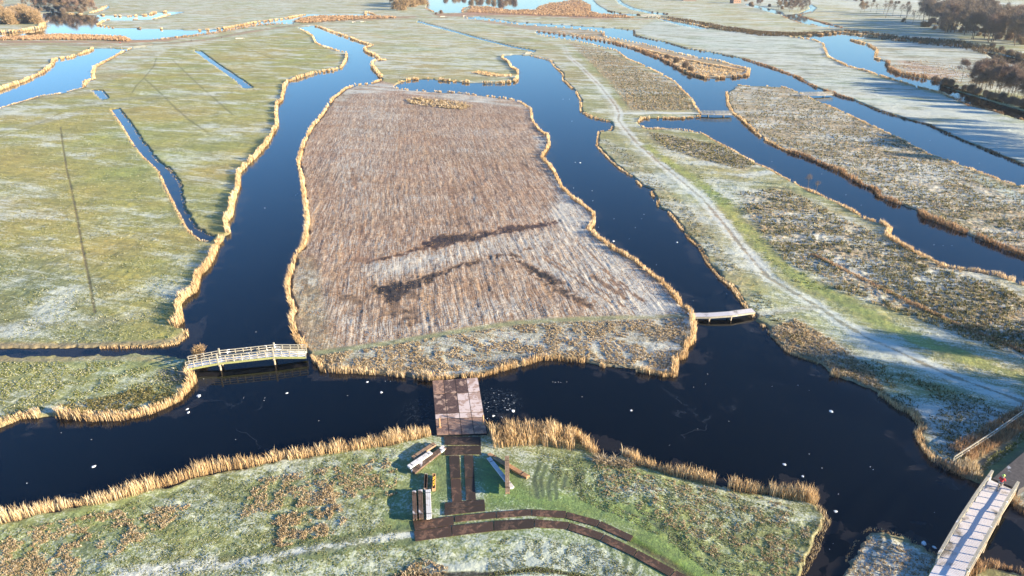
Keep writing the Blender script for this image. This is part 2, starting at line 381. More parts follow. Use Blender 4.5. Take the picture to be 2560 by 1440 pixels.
stroke([(880,650),(920,652),(950,648)], 1.2, .9, .6, wob=1.2, colr=(.035,.028,.03), frost=.1, bare=1)
stroke([(860,745),(900,752)], 1.8, 1.0, .6, wob=1.2, colr=(.04,.03,.032), frost=.1, bare=1)
stroke([(1286,640),(1300,655),(1330,676),(1352,690),(1380,705),(1400,722),(1435,748),(1480,768)], 1.3, .7, .9, wob=1.1, colr=(.028,.024,.026), frost=.03, bare=1)
stroke([(1330,672),(1360,692),(1385,706)], 2.3, .8, .9, wob=.7, colr=(.022,.02,.024), frost=.0, bare=1)
stroke([(1290,650),(1280,625),(1330,618)], .9, .6, .7, wob=.9, colr=(.03,.025,.028), frost=.05, bare=1)
for q in ((1118,452,1160,572),(1130,450,1172,570),(1100,420,1128,500),(1350,640,1530,760),(1365,640,1560,765),(1480,655,1600,745),(1270,350,1330,480),(1000,300,990,420),(1180,330,1215,470),(1060,330,1068,440),(900,560,893,650),(1440,600,1520,680)):
    stroke([(q[0],q[1]),((q[0]+q[2])/2+3,(q[1]+q[3])/2),(q[2],q[3])], .22, .22, .55, wob=.15, colr=(.06,.05,.05), frost=.1, bare=.5)
for q in ((905,560,903,582),(780,640,790,665),(880,420,890,470),(760,700,772,740),(1240,420,1262,470),(1530,700,1560,735)):
    stroke([(q[0],q[1]),(q[2],q[3])], .6, .5, .6, wob=.5, colr=(.045,.04,.045), frost=.1, bare=.6)
for q in ((1395,725,1420,745),(1430,735,1455,762),(1480,690,1560,745),(1560,722,1610,752),(1300,405,1330,425),(1330,420,1350,438),(1128,470,1150,560),(1180,420,1230,540)):
    stroke([(q[0],q[1]),(q[2],q[3])], .5, .4, .7, wob=.3, colr=(.04,.034,.036), frost=.1, bare=.7)
# spit of mown reed, right land with the path
zone(SPIT_S + SPIT_N, 2, colr=(.25,.175,.10), frost=.32)
RLAND = [(1240,60),(1340,100),(1500,120),(1700,215),(1752,290),(1610,300),(1620,325),(1800,362),(1960,445),(2200,590),(2560,720),(2850,830),(2850,1200),(2560,1030),(2390,1180),(2290,1090),(2080,935),(1890,800),(1640,500),(1500,360),(1530,310),(1450,260),(1400,180),(1290,135)]
zone(RLAND, 2, colr=(.21,.20,.07), frost=.44)
zone([(1420,105),(1500,120),(1700,215),(1740,275),(1580,275),(1540,230),(1480,160)], 3, colr=(.165,.145,.065), frost=.34, rough=.8)
zone([(1620,330),(1800,362),(1890,410),(1860,425),(1760,400),(1660,370)], 3, colr=(.13,.11,.06), frost=.30, rough=1)
zone([(1850,480),(1960,470),(2220,600),(2560,740),(2850,850),(2850,1000),(2560,880),(2300,790),(2100,720),(1960,640),(1880,560)], 3, colr=(.115,.110,.050), frost=.46, rough=1)
zone([(1900,830),(1990,800),(2080,850),(2180,930),(2200,980),(2080,930),(1980,875)], 2, colr=(.25,.165,.105), frost=.42, rough=.3)
zone([(1500,345),(1560,370),(1640,440),(1760,560),(1850,680),(1880,760),(1830,700),(1640,500),(1510,380)], 2, amp=.6, colr=(.165,.15,.07), frost=.5, rough=.6)
zone([(2240,1010),(2400,1000),(2560,1030),(2390,1170),(2300,1080)], 2, colr=(.16,.13,.09), frost=.60)
PATH = [(1180,62),(1290,85),(1360,100),(1410,116),(1420,140),(1455,170),(1500,215),(1540,265),(1548,285),(1545,300),(1560,320),(1590,355),(1640,400),(1700,450),(1755,495),(1810,560),(1860,625),(1920,695),(1990,735),(2050,770),(2110,810),(2170,845),(2240,875),(2300,905),(2380,940),(2450,965),(2520,990),(2600,1020)]
def shift(pl, dx, dy): return [(x + dx, y + dy) for x, y in pl]
stroke(PATH[4:], 2.4, 1.0, .90, wob=.2, colr=(.36,.35,.28), frost=.74, fl=.6)
stroke([(1500,222),(1530,275),(1535,300),(1560,345),(1640,425),(1720,500),(1790,575),(1850,655),(1930,725),(2040,790),(2150,860),(2260,915),(2400,965),(2560,1015)], 1.4, 1.4, .28, colr=(.33,.33,.28), frost=.70, fl=.4)
stroke([(1440,130),(1480,165),(1530,215),(1560,270)], 2.4, 2.0, .5, wob=1, colr=(.18,.21,.05), frost=.2)
stroke([(1615,365),(1670,405),(1740,450),(1800,498),(1850,555),(1900,610),(1950,665),(2020,708),(2110,755),(2210,810),(2300,850),(2400,890),(2500,925),(2600,955)], 2.3, 1.5, .80, wob=1.0, colr=(.20,.23,.04), frost=.12)
stroke(PATH[3:], .5, .35, .6, wob=.25, colr=(.17,.13,.10), frost=.12, bare=.7, fl=1)
stroke(PATH[:5], 3.0, 2.0, .6, colr=(.28,.28,.21), frost=.6, fl=.5)
stroke([(1550,283),(1600,283),(1680,282),(1752,282)], 2.6, 1.0, .9, colr=(.36,.37,.32), frost=.80, fl=.8)
stroke([(1830,280),(1885,280),(1880,268),(1872,250),(1866,232),(1890,224),(1950,226),(2000,235)], 2.4, 1.2, .9, colr=(.26,.28,.17), frost=.68, fl=.6)
stroke([(1885,280),(1930,282)], 2.4, 1.2, .6, colr=(.26,.28,.17), frost=.68)
stroke([(1890,787),(1950,778),(2000,771),(2040,768)], 1.3, .7, .8, colr=(.28,.25,.2), frost=.4, fl=1)
stroke([(2030,635),(2120,680),(2250,745),(2380,805),(2560,880),(2700,930)], .9, .5, .9, colr=(.25,.155,.075), frost=.1)
stroke([(1790,470),(1840,500)], 2.0, 1.0, .5, frost=.8)
stroke([(1860,440),(1930,428)], 3.0, 1.5, .6, colr=(.3,.3,.25), frost=.75)
zone(RI_N + RI_S, 2, colr=(.160,.140,.075), frost=.44, rough=1)
stroke(RI_S[3:], 4.0, 2.0, .7, colr=(.2,.17,.12), frost=.55, rough=.3)
stroke([(2440,440),(2500,470),(2560,500),(2650,540)], 3.5, 1.5, .8, colr=(.22,.24,.14), frost=.62, rough=.0)
stroke([(2200,362),(2235,372)], 4, 2, .7, frost=.7, rough=0)
# frosty land on the upper right
zone([(1585,80),(1640,50),(1780,75),(1990,90),(2060,105),(2060,145),(2230,205),(2390,250),(2560,303),(2850,400),(2850,500),(2560,412),(2270,298),(2080,230),(1860,145)], 4, colr=(.17,.20,.13), frost=.62)
zone([(2180,250),(2400,262),(2560,320),(2850,420),(2850,500),(2560,410),(2300,305)], 6, amp=.8, frost=.74)
zone([(2125,100),(2400,110),(2470,140),(2850,230),(2850,300),(2560,240),(2350,200),(2230,170)], 4, colr=(.19,.19,.12), frost=.50)
zone([(2250,150),(2330,165),(2420,185),(2340,200),(2260,180)], 4, amp=.7, colr=(.3,.2,.15), frost=.4)
zone([(1850,20),(2060,10),(2300,50),(2850,130),(2850,60),(2300,0),(1860,-20)], 8, frost=.62)
stroke([(1700,40),(1620,46),(1580,50),(1400,47),(1280,42),(1180,42),(1040,45),(900,52),(760,61),(640,77),(520,99),(420,109),(300,114),(150,112),(-300,113)], 7.0, 2.0, 1, colr=(.24,.17,.10), frost=.15, fl=1)
stroke([(1600,45),(1400,46),(1280,40),(1040,42),(900,50),(760,59),(640,74),(520,97),(420,107),(300,111),(150,109),(-300,110)], 3.0, 1.0, .8, colr=(.17,.17,.09), frost=.15, fl=1)
zone([(-300,103),(300,101),(330,101),(420,96),(470,92),(420,103),(300,108),(-300,108)], 2, colr=(.26,.16,.09), frost=.05)
zone([(740,52),(775,40),(900,42),(1040,40),(1040,43),(880,50),(760,58)], 2, colr=(.23,.14,.08), frost=.05)
zone([(1080,34),(1156,33),(1220,14),(1340,26),(1380,6),(1450,2),(1478,32),(1600,43),(1500,47),(1280,38),(1100,42)], 3, colr=(.27,.15,.085), frost=.05)
stroke([(1650,40),(1700,48),(1800,66),(1900,80),(2000,84),(2110,78),(2220,92),(2400,108),(2560,142),(2850,190)], 9, 3, .85, colr=(.10,.075,.05), frost=.10)
stroke([(1667,36),(1740,22),(1800,12),(1830,6)], 3, 1, .8, colr=(.3,.27,.2), frost=.5)
stroke([(2530,8),(2400,14),(2300,4)], 20, 8, .7, colr=(.4,.42,.42), frost=.9)
# dark drains in the left meadow
for pl, w in (([(391,145),(385,165),(360,195),(400,232),(430,262),(470,298),(520,332)], .8), ([(432,151),(500,215),(540,250),(583,288)], .8), ([(360,195),(340,215),(330,232)], .6), ([(-100,380),(0,343),(100,308),(150,283),(200,272),(265,262)], .8), ([(590,108),(640,130),(690,150)], .8), ([(300,250),(400,246),(520,236),(660,222)], .7), ([(665,96),(760,118)], .7)):
    stroke(pl, w * .6, .45, .65, colr=(.08,.08,.045), frost=.15, bare=.4)
stroke([(-100,300),(60,270),(200,262),(330,245),(420,240),(520,236)], 6, 3, .6, colr=(.21,.21,.12), frost=.5)
stroke([(-100,350),(0,325),(100,305),(200,280)], 5, 3, .55, colr=(.2,.2,.13), frost=.58)
zone([(-300,640),(150,640),(260,760),(330,860),(-300,868)], 5, amp=.7, colr=(.105,.13,.045), frost=.50)
stroke([(150,735),(120,790),(70,820)], 4, 2, .6, frost=.9)
stroke([(0,820),(150,815),(330,790),(440,760)], 3, 2, .5, colr=(.19,.18,.09), frost=.5)
stroke([(400,700),(440,735)], 5, 3, .5, frost=.7)
stroke([(-100,862),(100,864),(300,862),(430,855),(462,838)], 1.4, .8, .8, colr=(.26,.19,.11), frost=.3)
stroke([(-100,896),(100,899),(300,895),(420,898)], 1.0, .6, .7, colr=(.22,.17,.09), frost=.3)
zone([(395,925),(440,915),(468,925),(468,950),(430,958),(400,950)], .8, amp=.9, colr=(.20,.16,.13), frost=.28, bare=.4)
stroke([(151,318),(158,370),(167,425),(178,470),(192,540),(206,620),(223,700),(237,781)], .30, .22, .8, wob=.06, colr=(.08,.07,.05), frost=.1, bare=.8)
# near meadow tracks, left and right of the plates
stroke([(300,1440),(450,1420),(620,1400),(760,1378),(900,1355),(1030,1332)], 1.0, .6, .85, wob=.3, colr=(.25,.24,.2), frost=.80)
stroke([(560,1395),(760,1360),(900,1340),(1030,1318)], .8, .5, .8, wob=.3, colr=(.055,.085,.02), frost=.10)
stroke([(700,1402),(860,1375),(1040,1352)], .8, .5, .7, wob=.3, colr=(.06,.09,.025), frost=.15)
stroke([(980,1300),(1040,1312)], 1.4, .8, .7, colr=(.05,.085,.02), frost=.1)
stroke([(1580,1350),(1640,1385),(1700,1420),(1760,1465)], .7, .35, .9, colr=(.055,.04,.028), frost=.05, bare=.8)
stroke([(1600,1345),(1680,1380),(1740,1420),(1800,1470)], 1.5, .7, .85, wob=.3, colr=(.075,.135,.016), frost=.08)
stroke([(1380,1262),(1480,1272),(1600,1300),(1700,1370)], 2.8, 1.4, .7, wob=.5, colr=(.11,.17,.025), frost=.22)
zone([(1200,1150),(1280,1160),(1330,1240),(1400,1270),(1215,1270)], .8, amp=.85, colr=(.10,.165,.025), frost=.20)
stroke([(1350,1160),(1335,1200),(1345,1245)], .34, .22, .95, colr=(.030,.055,.018), frost=.1)
stroke([(1385,1175),(1370,1215),(1375,1250)], .34, .22, .95, colr=(.030,.055,.018), frost=.1)
stroke([(1418,1180),(1408,1220)], .34, .22, .95, colr=(.030,.055,.018), frost=.1)
stroke([(1445,1175),(1436,1225)], .34, .22, .95, colr=(.030,.055,.018), frost=.1)
for pl_ in ([(1460,1180),(1450,1215),(1455,1240)],[(1365,1165),(1352,1200),(1358,1240)],[(1400,1178),(1388,1212),(1392,1245)],[(1620,1290),(1680,1330),(1730,1380),(1770,1430)],[(1640,1280),(1710,1325),(1770,1385)],[(1560,1280),(1620,1300),(1690,1350)]):
    stroke(pl_, .30, .2, .9, colr=(.035,.06,.02), frost=.05)
for q in ((1490,1350,1515,1440),(1525,1365,1545,1440),(1565,1390,1560,1440),(1595,1400,1580,1440)):
    stroke([q[:2], q[2:]], .30, .22, .9, colr=(.045,.075,.03), frost=.08)
zone([(1060,1125),(1115,1120),(1125,1270),(1040,1300),(1090,1200)], .8, amp=.7, colr=(.07,.12,.03), frost=.3)
zone([(1280,1335),(1500,1350),(1600,1440),(1700,1560),(1250,1560)], 1.5, amp=.7, frost=.74)
stroke([(1000,1440),(1150,1436),(1260,1434),(1330,1426),(1400,1432),(1480,1445)], .4, .2, .95, wob=.15, colr=(.02,.02,.02), frost=.0, bare=1)
stroke([(1080,1432),(1180,1424),(1260,1420)], 1.2, .6, .6, frost=.85)
# verge beside the cycle path
zone([(2395,1150),(2560,1040),(2850,860),(2850,960),(2600,1110),(2490,1195),(2420,1200)], .8, colr=(.20,.14,.07), frost=.18)
zone([(2430,1200),(2560,1090),(2850,900),(2850,960),(2560,1120),(2480,1195)], .5, amp=.8, colr=(.11,.14,.025), frost=.1)
zone([(2520,1250),(2560,1200),(2850,1100),(2850,1400),(2560,1290)], .8, colr=(.10,.10,.07), frost=.5)

zone([(1000,1080),(1300,1090),(1420,1240),(1640,1340),(1800,1450),(1800,1560),(1650,1480),(1500,1360),(1300,1340),(1100,1360),(1000,1360)], .8, fl=1)
# frost amount varies in drifts that follow the wind and the long shadows
lo = fbm(X / 16 + 3, Y / 7, 4, 31); lo2 = fbm(X / 4.5 + 3, Y / 3.0, 3, 41)
base[..., 3] = np.clip(base[..., 3] + ((lo - .5) * .42 + (lo2 - .5) * .22) * (1 - .75 * mask[..., 0]), 0, 1)
vv = fbm(X / 11, Y / 9, 3, 51)
gy = (fbm(X / 25, Y / 18, 3, 61) - .5)[..., None]
base[..., :3] *= (0.80 + 0.40 * vv)[..., None]
base[..., 0] *= 1 + gy[..., 0] * .5
bankw = 1 - sst(landr, .2, 1.1)
bankw *= nf_ * .8
blend(bankw, colr=(.115, .085, .045), frost=.15)
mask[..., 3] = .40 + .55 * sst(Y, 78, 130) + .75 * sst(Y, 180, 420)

# ---- relief
ROWA = math.atan2(985 - 1280, F / CT)      # direction of the mowing rows
u = X * math.cos(ROWA) - Y * math.sin(ROWA); v = X * math.sin(ROWA) + Y * math.cos(ROWA)
fade = np.clip(1 - cell / .8, 0, 1)
rel = (fbm(X / 1.1, Y / 1.1, 4, 3) - .5) * .40 * (0.5 + mask[..., 1] * .8) * fade
rel += (fbm(X / 7, Y / 7, 2, 4) - .5) * .35 * np.clip(1 - cell / 3, 0, 1)
rel += mask[..., 0] * ((vnoise(u / .55 + 2.0 * vnoise(X / 9, Y / 9, 2), v / 12.0, 21) - .5) * .10 + (fbm(u / .5, v / 2.5, 2, 23) - .5) * .09) * fade
rel *= (1 - flat * .86)
rel -= mask[..., 2] * .05 * (1 - flat)
bank = sst(landr, -.35, .55)
Z = -0.7 + (LAND + 0.7) * bank + rel * sst(landr, .1, 1.2)
Z = Z.astype(np.float32)
def ground_z(x, y): return lookup(Z, x, y)

verts = np.stack([X, Y, Z], -1).reshape(-1, 3)
idx = np.arange(NR * NC).reshape(NR, NC)
q4 = np.stack([idx[:-1, :-1], idx[:-1, 1:], idx[1:, 1:], idx[1:, :-1]], -1).reshape(-1, 4)
gme = np_mesh("ground", verts, q4, None, True)
setattr_col(gme, "base", base.reshape(-1, 4)); setattr_col(gme, "mask", mask.reshape(-1, 4))

g = N("frosted_ground")
A = g.attr("base"); M_ = g.attr("mask"); ms = g.sep(M_.outputs["Color"])
fr = A.outputs["Alpha"]; rows, rough, bare = ms[0], ms[1], ms[2]
P1 = g.pos(); SA = math.atan2(sd[1], sd[0])
PS = g.pos(-SA, (.28, 1, 1))                       # stretched along the shadows
PR = g.pos(ROWA, (1.0, .035, 1))                    # stretched along the mowing rows
n_f = g.noise(P1, 4.2, 5, .72); n_m = g.noise(P1, 1.1, 5, .65); n_b = g.noise(P1, .22, 3, .5)
n_s = g.noise(PS, 1.3, 5, .62); n_w = g.n.new('ShaderNodeTexNoise'); g.l.new(P1, n_w.inputs['Vector']); n_w.inputs['Scale'].default_value = .12; n_w.inputs['Detail'].default_value = 2
wv_ = g.n.new('ShaderNodeVectorMath'); wv_.operation = 'MULTIPLY_ADD'; g.l.new(n_w.outputs['Color'], wv_.inputs[0]); wv_.inputs[1].default_value = (.9, .2, 0); g.l.new(PR, wv_.inputs[2]); PR = wv_.outputs[0]
n_r = g.noise(PR, 5.6, 5, .66, .22); n_r2 = g.noise(PR, .8, 3, .55, .6)
# tone of the grass
tone = g.math('MULTIPLY', g.math('MULTIPLY_ADD', g.noise(PS, .35, 4, .65), 1.2, c=.4), g.math('MULTIPLY', g.math('MULTIPLY_ADD', n_f, 1.7, c=.15), g.math('MULTIPLY_ADD', n_s, 1.3, c=.35)))
c = g.mix(1.0, A.outputs["Color"], (0, 0, 0), 'MIX') if False else A.outputs["Color"]
vm = g.n.new("ShaderNodeVectorMath"); vm.operation = 'SCALE'; g.l.new(c, vm.inputs[0]); g.l.new(tone, vm.inputs[3])
c1 = vm.outputs[0]
yel = g.mix(1.0, c1, (1.35, 1.1, .62), 'MULTIPLY')
c1 = g.mix(g.math('MULTIPLY', g.sstep(n_m, .5, .68), .6), c1, yel)
tan = g.mix(g.math('MULTIPLY', rough, g.sstep(n_m, .46, .56)), c1, (.34, .25, .15))
dk = g.mix(g.math('MULTIPLY', rough, g.sstep(n_m, .48, .38)), tan, (.085, .070, .030))
# mowing rows: straw, dark stubble
rr = g.mix(g.sstep(n_r, .36, .66), (.175, .103, .064), (.41, .275, .178))
rr = g.mix(g.math('MULTIPLY', g.sstep(n_r2, .52, .66), .6), rr, (.42, .28, .16))
rr = g.mix(g.math('MULTIPLY', g.sstep(g.noise(P1, 9.0, 3, .7), .56, .66), .55), rr, (.64, .53, .42))
rr = g.mix(g.sstep(n_m, .35, .62), g.mix(1.0, rr, (.6, .6, .62), 'MULTIPLY'), rr)
c2 = g.mix(g.math('MULTIPLY', g.math('MULTIPLY', rows, g.math('SUBTRACT', 1.0, bare)), .88), dk, rr)
# frost cover
n_l = g.noise(PS, .20, 4, .62, .4); n_l2 = g.noise(PS, .055, 3, .6, .4)
fr = g.math('ADD', fr, g.math('MULTIPLY', g.math('SUBTRACT', g.math('ADD', n_l, g.math('MULTIPLY', n_l2, .6)), .8), g.math('MULTIPLY', M_.outputs['Alpha'], g.math('SUBTRACT', 1.0, g.math('MULTIPLY', rows, .75)))), True)
nfro = g.math('ADD', g.math('MULTIPLY', n_s, .40), g.math('MULTIPLY', n_f, .60))
nrow = g.math('ADD', g.math('MULTIPLY', n_r, .5), g.math('MULTIPLY', n_f, .5))
nmix = g.math('ADD', g.math('MULTIPLY', nfro, g.math('SUBTRACT', 1.0, rows)), g.math('MULTIPLY', nrow, rows))
thr = g.math('SUBTRACT', .735, g.math('MULTIPLY', fr, .47))
fm = g.sstep(g.math('SUBTRACT', nmix, thr), -.075, .085)
fcol = g.mix(n_b, (.46, .515, .50), (.59, .635, .59))
veil = g.math('MULTIPLY', g.math('MULTIPLY', g.math('SUBTRACT', 1.0, bare), g.math('SUBTRACT', 1.0, rows)), .10)
c2 = g.mix(veil, c2, (.55, .60, .49))
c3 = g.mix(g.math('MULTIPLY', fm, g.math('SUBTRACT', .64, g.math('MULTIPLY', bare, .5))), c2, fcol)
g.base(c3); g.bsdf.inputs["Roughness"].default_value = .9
hh = g.math('ADD', g.math('MULTIPLY', n_f, .5), g.math('ADD', n_m, g.math('MULTIPLY', g.math('MULTIPLY', n_r, rows), .6)))
g.bump(hh, .55, .22)
ground = link("ground", gme, g.m); tag(ground, kind="structure")

# ------------------------------------------------------------------ water, partly skinned with clear ice
st_ = 3
ri = np.unique(np.r_[np.arange(0, NR, st_), NR - 1]); ci = np.unique(np.r_[np.arange(0, NC, st_), NC - 1])
WX = X[np.ix_(ri, ci)]; WY = Y[np.ix_(ri, ci)]; wd = land[np.ix_(ri, ci)]
wv = np.stack([WX, WY, np.zeros_like(WX)], -1).reshape(-1, 3)
ix = np.arange(len(ri) * len(ci)).reshape(len(ri), len(ci))
wme = np_mesh("water", wv, np.stack([ix[:-1, :-1], ix[:-1, 1:], ix[1:, 1:], ix[1:, :-1]], -1).reshape(-1, 4))
sh = np.clip(-wd / RMAX, 0, 1).reshape(-1)
setattr_col(wme, "shore", np.stack([sh, sh, sh, np.ones_like(sh)], -1))
w = N("icy_water")
shr = g_s = w.sep(w.attr("shore").outputs["Color"])[0]
wp = w.pos(); wn1 = w.noise(wp, .22, 4, .55, .6); wn2 = w.noise(wp, .9, 5, .65, 1.2); wn3 = w.noise(wp, 9.0, 2, .5)
skirt = w.sstep(w.math('SUBTRACT', shr, w.math('MULTIPLY', w.sstep(wn1, .42, .70), .26)), .05, .0)
veil = w.math('MULTIPLY', w.sstep(wn2, .60, .78), .18)
wc = w.mix(skirt, (.0012, .0022, .0042), (.014, .013, .014))
wc = w.mix(veil, wc, (.016, .022, .032))
vo = w.n.new("ShaderNodeTexVoronoi"); vo.feature = 'DISTANCE_TO_EDGE'; vo.inputs["Scale"].default_value = .030
wm = w.n.new("ShaderNodeVectorMath"); wm.operation = 'MULTIPLY_ADD'; nn = w.n.new("ShaderNodeTexNoise"); nn.inputs["Scale"].default_value = .12; nn.inputs["Detail"].default_value = 4
w.l.new(wp, nn.inputs["Vector"]); w.l.new(nn.outputs["Color"], wm.inputs[0]); wm.inputs[1].default_value = (16, 16, 0); w.l.new(wp, wm.inputs[2]); w.l.new(wm.outputs[0], vo.inputs["Vector"])
crack = w.math('MULTIPLY', w.math('MULTIPLY', w.sstep(vo.outputs["Distance"], .006, .0), w.sstep(wn1, .45, .6)), .10)
wc = w.mix(crack, wc, (.10, .12, .15))
gm = w.n.new("ShaderNodeVectorMath"); gm.operation = 'DISTANCE'; w.l.new(wp, gm.inputs[0]); gm.inputs[1].default_value = (G(1245, 1005)[0], G(1245, 1005)[1], 0)
gl = w.n.new("ShaderNodeVectorMath"); gl.operation = 'DISTANCE'; w.l.new(wp, gl.inputs[0]); gl.inputs[1].default_value = (G(1060, 1020)[0], G(1060, 1020)[1], 0)
nz = w.noise(wp, 2.6, 6, .75, .8)
brk = w.math('MULTIPLY', w.sstep(nz, .50, .64), w.math('MAXIMUM', w.sstep(gm.outputs["Value"], 4.2, 1.5), w.math('MULTIPLY', w.sstep(gl.outputs["Value"], 4.5, 1.0), .5)))
wc = w.mix(w.math('MULTIPLY', brk, .55), wc, (.07, .085, .10))
w.base(wc)
w.put(w.math('ADD', w.math('MULTIPLY', skirt, .12), w.math('MULTIPLY_ADD', wn1, .06, c=.015)), w.bsdf.inputs["Roughness"])
w.bsdf.inputs["IOR"].default_value = 1.33; w.bsdf.inputs["Specular IOR Level"].default_value = .36
w.bump(wn2, .05, .02)
water = link("water", wme, w.m); tag(water, kind="structure")

# ------------------------------------------------------------------ blades: reeds, grass tufts
def blade_mat(name, dark, mid, pale, trans=.25):
    m = N(name); a = m.attr("tint"); s = m.sep(a.outputs["Color"])
    c = m.mix(m.sstep(s[0], 0, .5), dark, mid); c = m.mix(m.sstep(s[0], .5, 1.0), c, pale)
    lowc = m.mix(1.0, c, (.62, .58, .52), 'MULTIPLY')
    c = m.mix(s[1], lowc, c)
    m.base(c); m.bsdf.inputs["Roughness"].default_value = .75
    t = m.n.new("ShaderNodeBsdfTranslucent"); m.l.new(c, t.inputs[0])
    x = m.n.new("ShaderNodeMixShader"); x.inputs[0].default_value = trans
    m.l.new(m.bsdf.outputs[0], x.inputs[1]); m.l.new(t.outputs[0], x.inputs[2]); m.l.new(x.outputs[0], m.out.inputs[0])
    return m.m
def blades(name, B, h, lean, wd, tint, mat, droop=0.25):
    n = len(B); ang = rng.uniform(0, math.pi, n)
    sx = np.cos(ang) * wd / 2; sy = np.sin(ang) * wd / 2
    V = np.zeros((n, 5, 3), np.float32)
    mid = B + np.stack([lean[:, 0] * .45, lean[:, 1] * .45, h * .62], -1)
    tip = B + np.stack([lean[:, 0], lean[:, 1], h * (1 - droop * .3)], -1)
    V[:, 0] = B; V[:, 0, 0] -= sx * .6; V[:, 0, 1] -= sy * .6
    V[:, 1] = B; V[:, 1, 0] += sx * .6; V[:, 1, 1] += sy * .6
    V[:, 2] = mid; V[:, 2, 0] += sx; V[:, 2, 1] += sy
    V[:, 3] = mid; V[:, 3, 0] -= sx; V[:, 3, 1] -= sy
    V[:, 4] = tip
    k = np.arange(n)[:, None] * 5
    me = np_mesh(name, V.reshape(-1, 3), k + np.array([[0, 1, 2, 3]]), k + np.array([[3, 2, 4]]))
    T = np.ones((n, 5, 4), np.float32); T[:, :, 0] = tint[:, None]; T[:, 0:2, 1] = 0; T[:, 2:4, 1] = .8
    setattr_col(me, "tint", T.reshape(-1, 4))
    return link(name, me, mat)
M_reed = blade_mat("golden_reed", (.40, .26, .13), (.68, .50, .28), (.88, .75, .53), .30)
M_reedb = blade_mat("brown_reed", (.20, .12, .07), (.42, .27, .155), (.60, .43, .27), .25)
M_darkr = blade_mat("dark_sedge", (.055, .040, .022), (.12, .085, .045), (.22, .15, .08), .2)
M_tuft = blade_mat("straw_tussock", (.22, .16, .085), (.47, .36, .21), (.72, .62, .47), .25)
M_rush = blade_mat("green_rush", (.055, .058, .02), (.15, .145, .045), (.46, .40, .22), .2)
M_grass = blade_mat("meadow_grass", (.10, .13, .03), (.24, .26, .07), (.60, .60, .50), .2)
WIND = np.array([-.25, .10])
def reed(pl, h=1.9, width=1.3, cov=7.0, mat=None, label="", gap=.0, lean=.28, inner=-.3, fine=1.0, name="reed_bed", cat="reeds", clump=.55, z=0.0, holes=.20):
    near_ = pl is SOUTH_A or pl[0][1] > 1000
    if width < 8: width *= .62 if near_ else .50; h *= .92 if near_ else .80
    P = GA(pl, z); Bs = []; Hs = []; Ls = []; Ws = []; Ts = []
    acc = rng.uniform(0, 1000)
    for a, b in zip(P[:-1], P[1:]):
        d = b - a; L = np.hypot(*d)
        if L < .01: continue
        nrm = np.array([-d[1], d[0]]) / L
        zc = pix((a[0] + b[0]) / 2, (a[1] + b[1]) / 2)[2]
        bw = max(.034, .00052 * zc) * fine
        n = int(L * cov / bw) + 1
        t = rng.uniform(0, 1, n); o = rng.uniform(-1, 1, n) * (width + .5)
        x = a[0] + d[0] * t + nrm[0] * o; y = a[1] + d[1] * t + nrm[1] * o
        s = acc + t * L
        ld = lookup(land, x, y)
        f_ = max(1.0, zc / 160.0); cl = vnoise(s / (1.6 * f_), np.full(n, 3.3), 9) * .6 + vnoise(s / (.55 * f_), np.full(n, 7.3), 10) * .4
        far_ = max(1.0, zc / 160.0)
        inland = z > .1
        keep = (ld > inner) & (vnoise(s / (2.2 * far_), np.full(n, 5.7), 29) > holes) & (inland | (ld < width * (.30 + .5 * cl + .9 * vnoise(s / (4.5 * far_), np.full(n, 8.1), 49) ** 1.5))) & (np.abs(o) < width)
        if gap > 0: keep &= vnoise(s / 2.8, np.full(n, 1.3), 19) > gap
        hh = h * (1 - clump + clump * 1.5 * cl) * (.72 + .5 * vnoise(s / (6 * f_), np.full(n, 4.4), 59)) * rng.uniform(.72, 1.12, n) * (1 - .25 * np.clip(ld / width, 0, 1) * (not inland))
        x, y, hh = x[keep], y[keep], hh[keep]; m = len(x)
        if not m: acc += L; continue
        zb = np.where(ld[keep] > .3, LAND - .05, -.08)
        Bs.append(np.stack([x, y, zb], -1)); Hs.append(hh)
        ln = WIND[None, :] * lean * 3.0 * hh[:, None] * .35 + rng.normal(0, .13, (m, 2)) * hh[:, None]
        Ls.append(ln); Ws.append(bw * rng.uniform(.7, 1.4, m)); Ts.append(np.clip(.05 + .45 * cl[keep] + .45 * vnoise(s[keep] / (7 * far_), np.full(m, 2.2), 39) + rng.normal(0, .22, m), 0, 1))
        acc += L
    if not Bs:
        print('EMPTY BELT', label); return
    o = blades(name, np.concatenate(Bs), np.concatenate(Hs), np.concatenate(Ls), np.concatenate(Ws), np.concatenate(Ts), mat or M_reed)
    tag(o, label, cat, "reed belts along the banks", "stuff"); return o

reed(SOUTH_A[1:19], 2.0, 1.5, 9, label="tall golden reed belt along the near bank left of the raft", holes=-1, clump=.5, lean=.2)
reed([(1222,1088),(1260,1083),(1330,1080),(1390,1083),(1446,1092)], 2.5, 5.0, 17, label="golden reed bed directly right of the raft on the near bank", holes=-1, clump=.55, lean=.2)
reed([(1446,1092),(1470,1118),(1495,1137)], 2.5, 1.6, 12, label="bright reed clump where the near bank steps down, right of the raft", lean=.2)
reed(SOUTH_B[9:19], 1.9, 1.5, 9, holes=-1, gap=.27, label="gappy reed tufts on the near bank right of the fallen reeds", lean=.1)
reed([(1920,1235),(1957,1240),(2020,1248),(2045,1262)], 2.2, 1.4, 10, label="reed clump at the right end of the near bank", lean=.1)
reed(DITCH_S[9:], 1.7, 1.2, 9, gap=.12, label="golden reed fringe below the arched footbridge's left meadow", lean=.6)
reed(MAIN_W[7:21], 2.1, 1.6, 8, label="reed belt rounding the headland on the main channel's left bank", lean=.4)
reed(MAIN_W[20:36], 2.2, 1.7, 9, label="thick curling reed belt on the main channel's left bank", lean=.4)
reed(MAIN_W[35:41], 2.4, 1.5, 9, label="last reed clumps on the left bank above the narrow ditch mouth", gap=.2, lean=.4)
